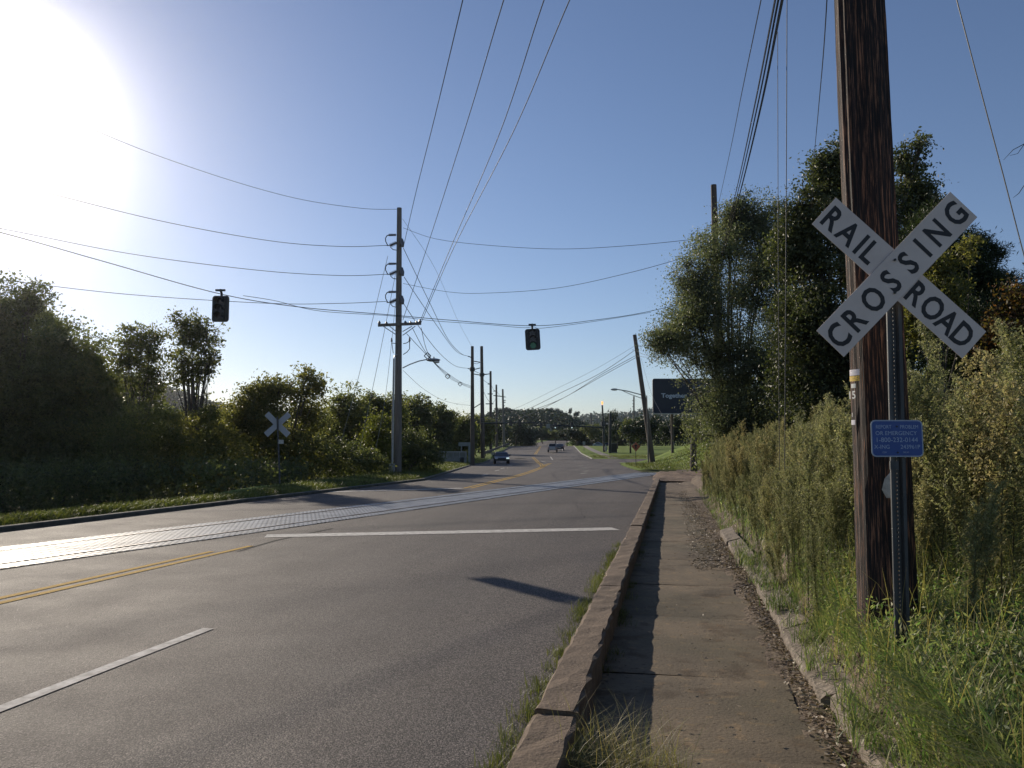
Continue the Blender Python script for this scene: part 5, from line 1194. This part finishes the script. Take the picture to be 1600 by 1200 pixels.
b = at(722, 716, 88); mb = MB(); b.z = Z(b.x, 88); o = empty('bin', b, 'small dark bin standing by the low wall', 'bin'); mb.tube([b, b + Vector((0, 0, .55)), b + Vector((0, 0, .7))], [.22, .26, .2], 10); mb.build('bin_body', M['metal_dark'], o)
b = at(774, 700, 118); b.z = 0; o = empty('small_sign', Vector((b.x, 118, zp(118))), 'little pale board on the left verge above the oncoming car', 'sign'); mb = MB(); mb.box(at(771, 709, 118), (.65, .05, .45)); mb.build('sign_plate', mat('sign_pale', (.35, .33, .25), .6), o); mb = MB(); mb.tube([at(771, 711, 118.1), at(771, 717, 118.1)], .04, 6); mb.build('post', M['metal_dark'], o)
P = [at(756, 705.5, 120), at(770, 701, 150), at(783, 696, 185), at(796, 691.8, 228)]
o = empty('guardrail', Vector((P[0].x, P[0].y, zp(120))), 'dark guardrail climbing along the left verge toward the hill', 'guardrail')
mb = MB()
for a, b_ in zip(P[:-1], P[1:]):
    vs = [a, b_, b_ + Vector((0, 0, -.45)), a + Vector((0, 0, -.45))]; vs += [v + Vector((.08, 0, 0)) for v in vs]; mb.add(vs, [(0, 1, 2, 3), (7, 6, 5, 4), (0, 4, 5, 1), (1, 5, 6, 2), (2, 6, 7, 3), (3, 7, 4, 0)])
mb.build('rail', M['wood_dark'], o)
for i in range(14):
    t = i / 13 * 3; j = min(int(t), 2); p = P[j].lerp(P[j + 1], t - j); mb = MB(); mb.box((p.x - .1, p.y, p.z - .6), (.12, .12, 1.1)); mb.build('post', M['wood_dark'], o)

# ---------------------------------------------------------------- cars
def car(x, y, rz, paint, label, kind='sedan', lights=False, L_=4.5, Wc=1.8):
    Hc = 1.45 if kind == 'sedan' else 1.72
    o = empty('parked_car' if 'parked' in label else 'car', Vector((x, y, zp(y) + .01)), label, 'car'); o.rotation_euler = (0, 0, rz)   # local: forward = -y (nose)
    h = L_ / 2
    if kind == 'sedan': prof = [(-h, .35), (-h, .62), (-h + .15, .75), (-h + 1.15, .92), (-h + 1.95, 1.36), (-h + 2.3, Hc), (h - 1.5, Hc - .02), (h - .65, 1.02), (h - .05, .95), (h, .6), (h - .03, .32)]; g0, g1 = 3, 8
    else: prof = [(-h, .4), (-h, .8), (-h + .15, .95), (-h + 1.1, 1.08), (-h + 1.75, 1.6), (-h + 2.1, Hc), (h - .45, Hc - .02), (h - .12, 1.1), (h - .02, .95), (h, .6), (h - .03, .38)]; g0, g1 = 3, 8
    mb = MB(); vs = []; W2 = Wc / 2
    def wf(z): return W2 * (1 - .0 if z < .95 else 1 - .28 * (z - .95) / .6) * (.96 if z < .4 else 1)
    def ef(yv): return 1 - .12 * max(0, (abs(yv) - h + .6) / .6) ** 2
    stn = [-1, -.93, 0, .93, 1]
    for i, (yy_, z) in enumerate(prof):
        for q in stn: vs.append((q * wf(z) * ef(yy_), yy_, z - (.05 if abs(q) == 1 and z > 1.2 else 0)))
    n = len(prof); k = len(stn)
    fs = [(i * k + j, i * k + j + 1, (i + 1) * k + j + 1, (i + 1) * k + j) for i in range(n - 1) for j in range(k - 1)]
    fs += [((n - 1) * k + j, (n - 1) * k + j + 1, j + 1, j) for j in range(k - 1)]
    fs += [tuple(i * k for i in range(n)), tuple(i * k + k - 1 for i in range(n - 1, -1, -1))]
    mb.add(vs, fs); mb.build('body', paint, o, local=True)
    def quad(name, a, b, c, d, m_, th=.012):
        nrm = (Vector(b) - Vector(a)).cross(Vector(d) - Vector(a)).normalized(); mb = MB()
        vs = [Vector(p) + nrm * .004 for p in (a, b, c, d)]; vs += [v + nrm * th for v in vs]; mb.add(vs, [(3, 2, 1, 0), (4, 5, 6, 7), (0, 1, 5, 4), (1, 2, 6, 5), (2, 3, 7, 6), (3, 0, 4, 7)]); return mb.build(name, m_, o, local=True)
    def P_(i, t, q):
        (y0, z0), (y1, z1) = prof[i], prof[i + 1]; yv = y0 + (y1 - y0) * t; z = z0 + (z1 - z0) * t; return (q * wf(z), yv, z)
    quad('windscreen', P_(3, .12, -.86), P_(3, .12, .86), P_(4, .75 if kind == 'sedan' else .3, .84), P_(4, .75 if kind == 'sedan' else .3, -.84), M['glass'])
    i = 6 ; quad('rear_window', P_(i, .85, .84), P_(i, .85, -.84), P_(i, .12, -.82), P_(i, .12, .82), M['glass'])
    for sg in (-1, 1):
        z0, z1 = (.97, Hc - .1); y0 = prof[3][0] + .35; y1 = prof[4][0] + .2; y2 = prof[6][0] - .05; y3 = prof[7][0] - .2
        a = [(sg * (wf(z0) + .002), y0 + .1, z0), (sg * (wf(z0) + .002), y3, z0), (sg * (wf(z1) + .002), y2, z1 - .02), (sg * (wf(z1) + .002), y1 + .15, z1 - .02)]
        if sg < 0: a = [a[0], a[3], a[2], a[1]]
        quad('side_window', *a, M['glass'])
        fl_ = MB(); fl_.box((sg * .68, -h + .03, .68), (.34, .1, .15)); hl = fl_.build('headlight', M['lamp_white'] if (lights and sg > 0) else mat('headlight_glass', (.55, .57, .6), .15), o, local=True)
        tl = MB(); tl.box((sg * .72, h - .03, .82), (.26, .1, .2)); tl.build('taillight', mat('taillight_red', (.25, .01, .01), .3), o, local=True)
        mm = MB(); mm.ball((sg * (W2 + .1), prof[3][0] + .55, 1.0), (.11, .07, .08), 8, 5); mm.build('mirror', paint, o, local=True)
        for yw in (-h + .85, h - .85):
            wh = MB(); wh.tube([(sg * (W2 - .2), yw, .33), (sg * (W2 + .015), yw, .33)], .33, 18); w1_ = wh.build('wheel', M['tyre'], o, local=True)
            rm = MB(); rm.tube([(sg * (W2 + .01), yw, .33), (sg * (W2 + .025), yw, .33)], .2, 12); rm.build('rim', M['rim'], w1_, local=True)
    b_ = MB(); b_.box((0, -h - .005, .5), (1.1, .06, .18)); b_.build('grille', M['black_plastic'], o, local=True)
    b_ = MB(); b_.box((0, h + .01, .62), (.5, .02, .14)); b_.build('number_plate', M['sign_back'], o, local=True)
    return o
p = ground(783, 725); car(p.x, p.y + 2, R(3), carpaint('paint_navy', (.015, .02, .032)), 'dark blue car driving toward the viewer on the left lanes', lights=True)
p = ground(863.5, 706.7); car(p.x, p.y, R(176), carpaint('paint_silver', (.32, .31, .3)), 'pale sport utility car driving away in the right lanes', kind='suv', L_=4.6, Wc=1.9)
p2 = Vector((p.x + 2.3, p.y + 14, 0)); car(p2.x, p2.y, R(176), carpaint('paint_black', (.015, .015, .02)), 'dark car just ahead of the pale sport utility car')
for px, Y, c, lb in ((936, 262, (.35, .42, .5), 'pale blue parked car beyond the far lawn, behind the signal mast'), (948, 266, (.04, .05, .08), 'dark parked car beyond the far lawn, right of the signal mast')):
    q = at(px, 700, Y); car(q.x, Y, R(90), carpaint('paint_far', c), lb)

# ---------------------------------------------------------------- haze
hz = MB(); hz.box((0, 800, 40), (4200, 2100, 96)); ho = hz.build('haze', None if False else mat('tmp'))
m = bpy.data.materials.new('haze'); m.use_nodes = True; t = m.node_tree; t.nodes.clear(); out = t.nodes.new('ShaderNodeOutputMaterial'); pv = t.nodes.new('ShaderNodeVolumePrincipled')
pv.inputs['Color'].default_value = (.93, .95, 1, 1); pv.inputs['Density'].default_value = .00014; pv.inputs['Anisotropy'].default_value = .945
t.links.new(pv.outputs[0], out.inputs['Volume']); ho.data.materials[0] = m; tag(ho, kind='stuff')
bpy.data.materials.remove(bpy.data.materials['tmp'])
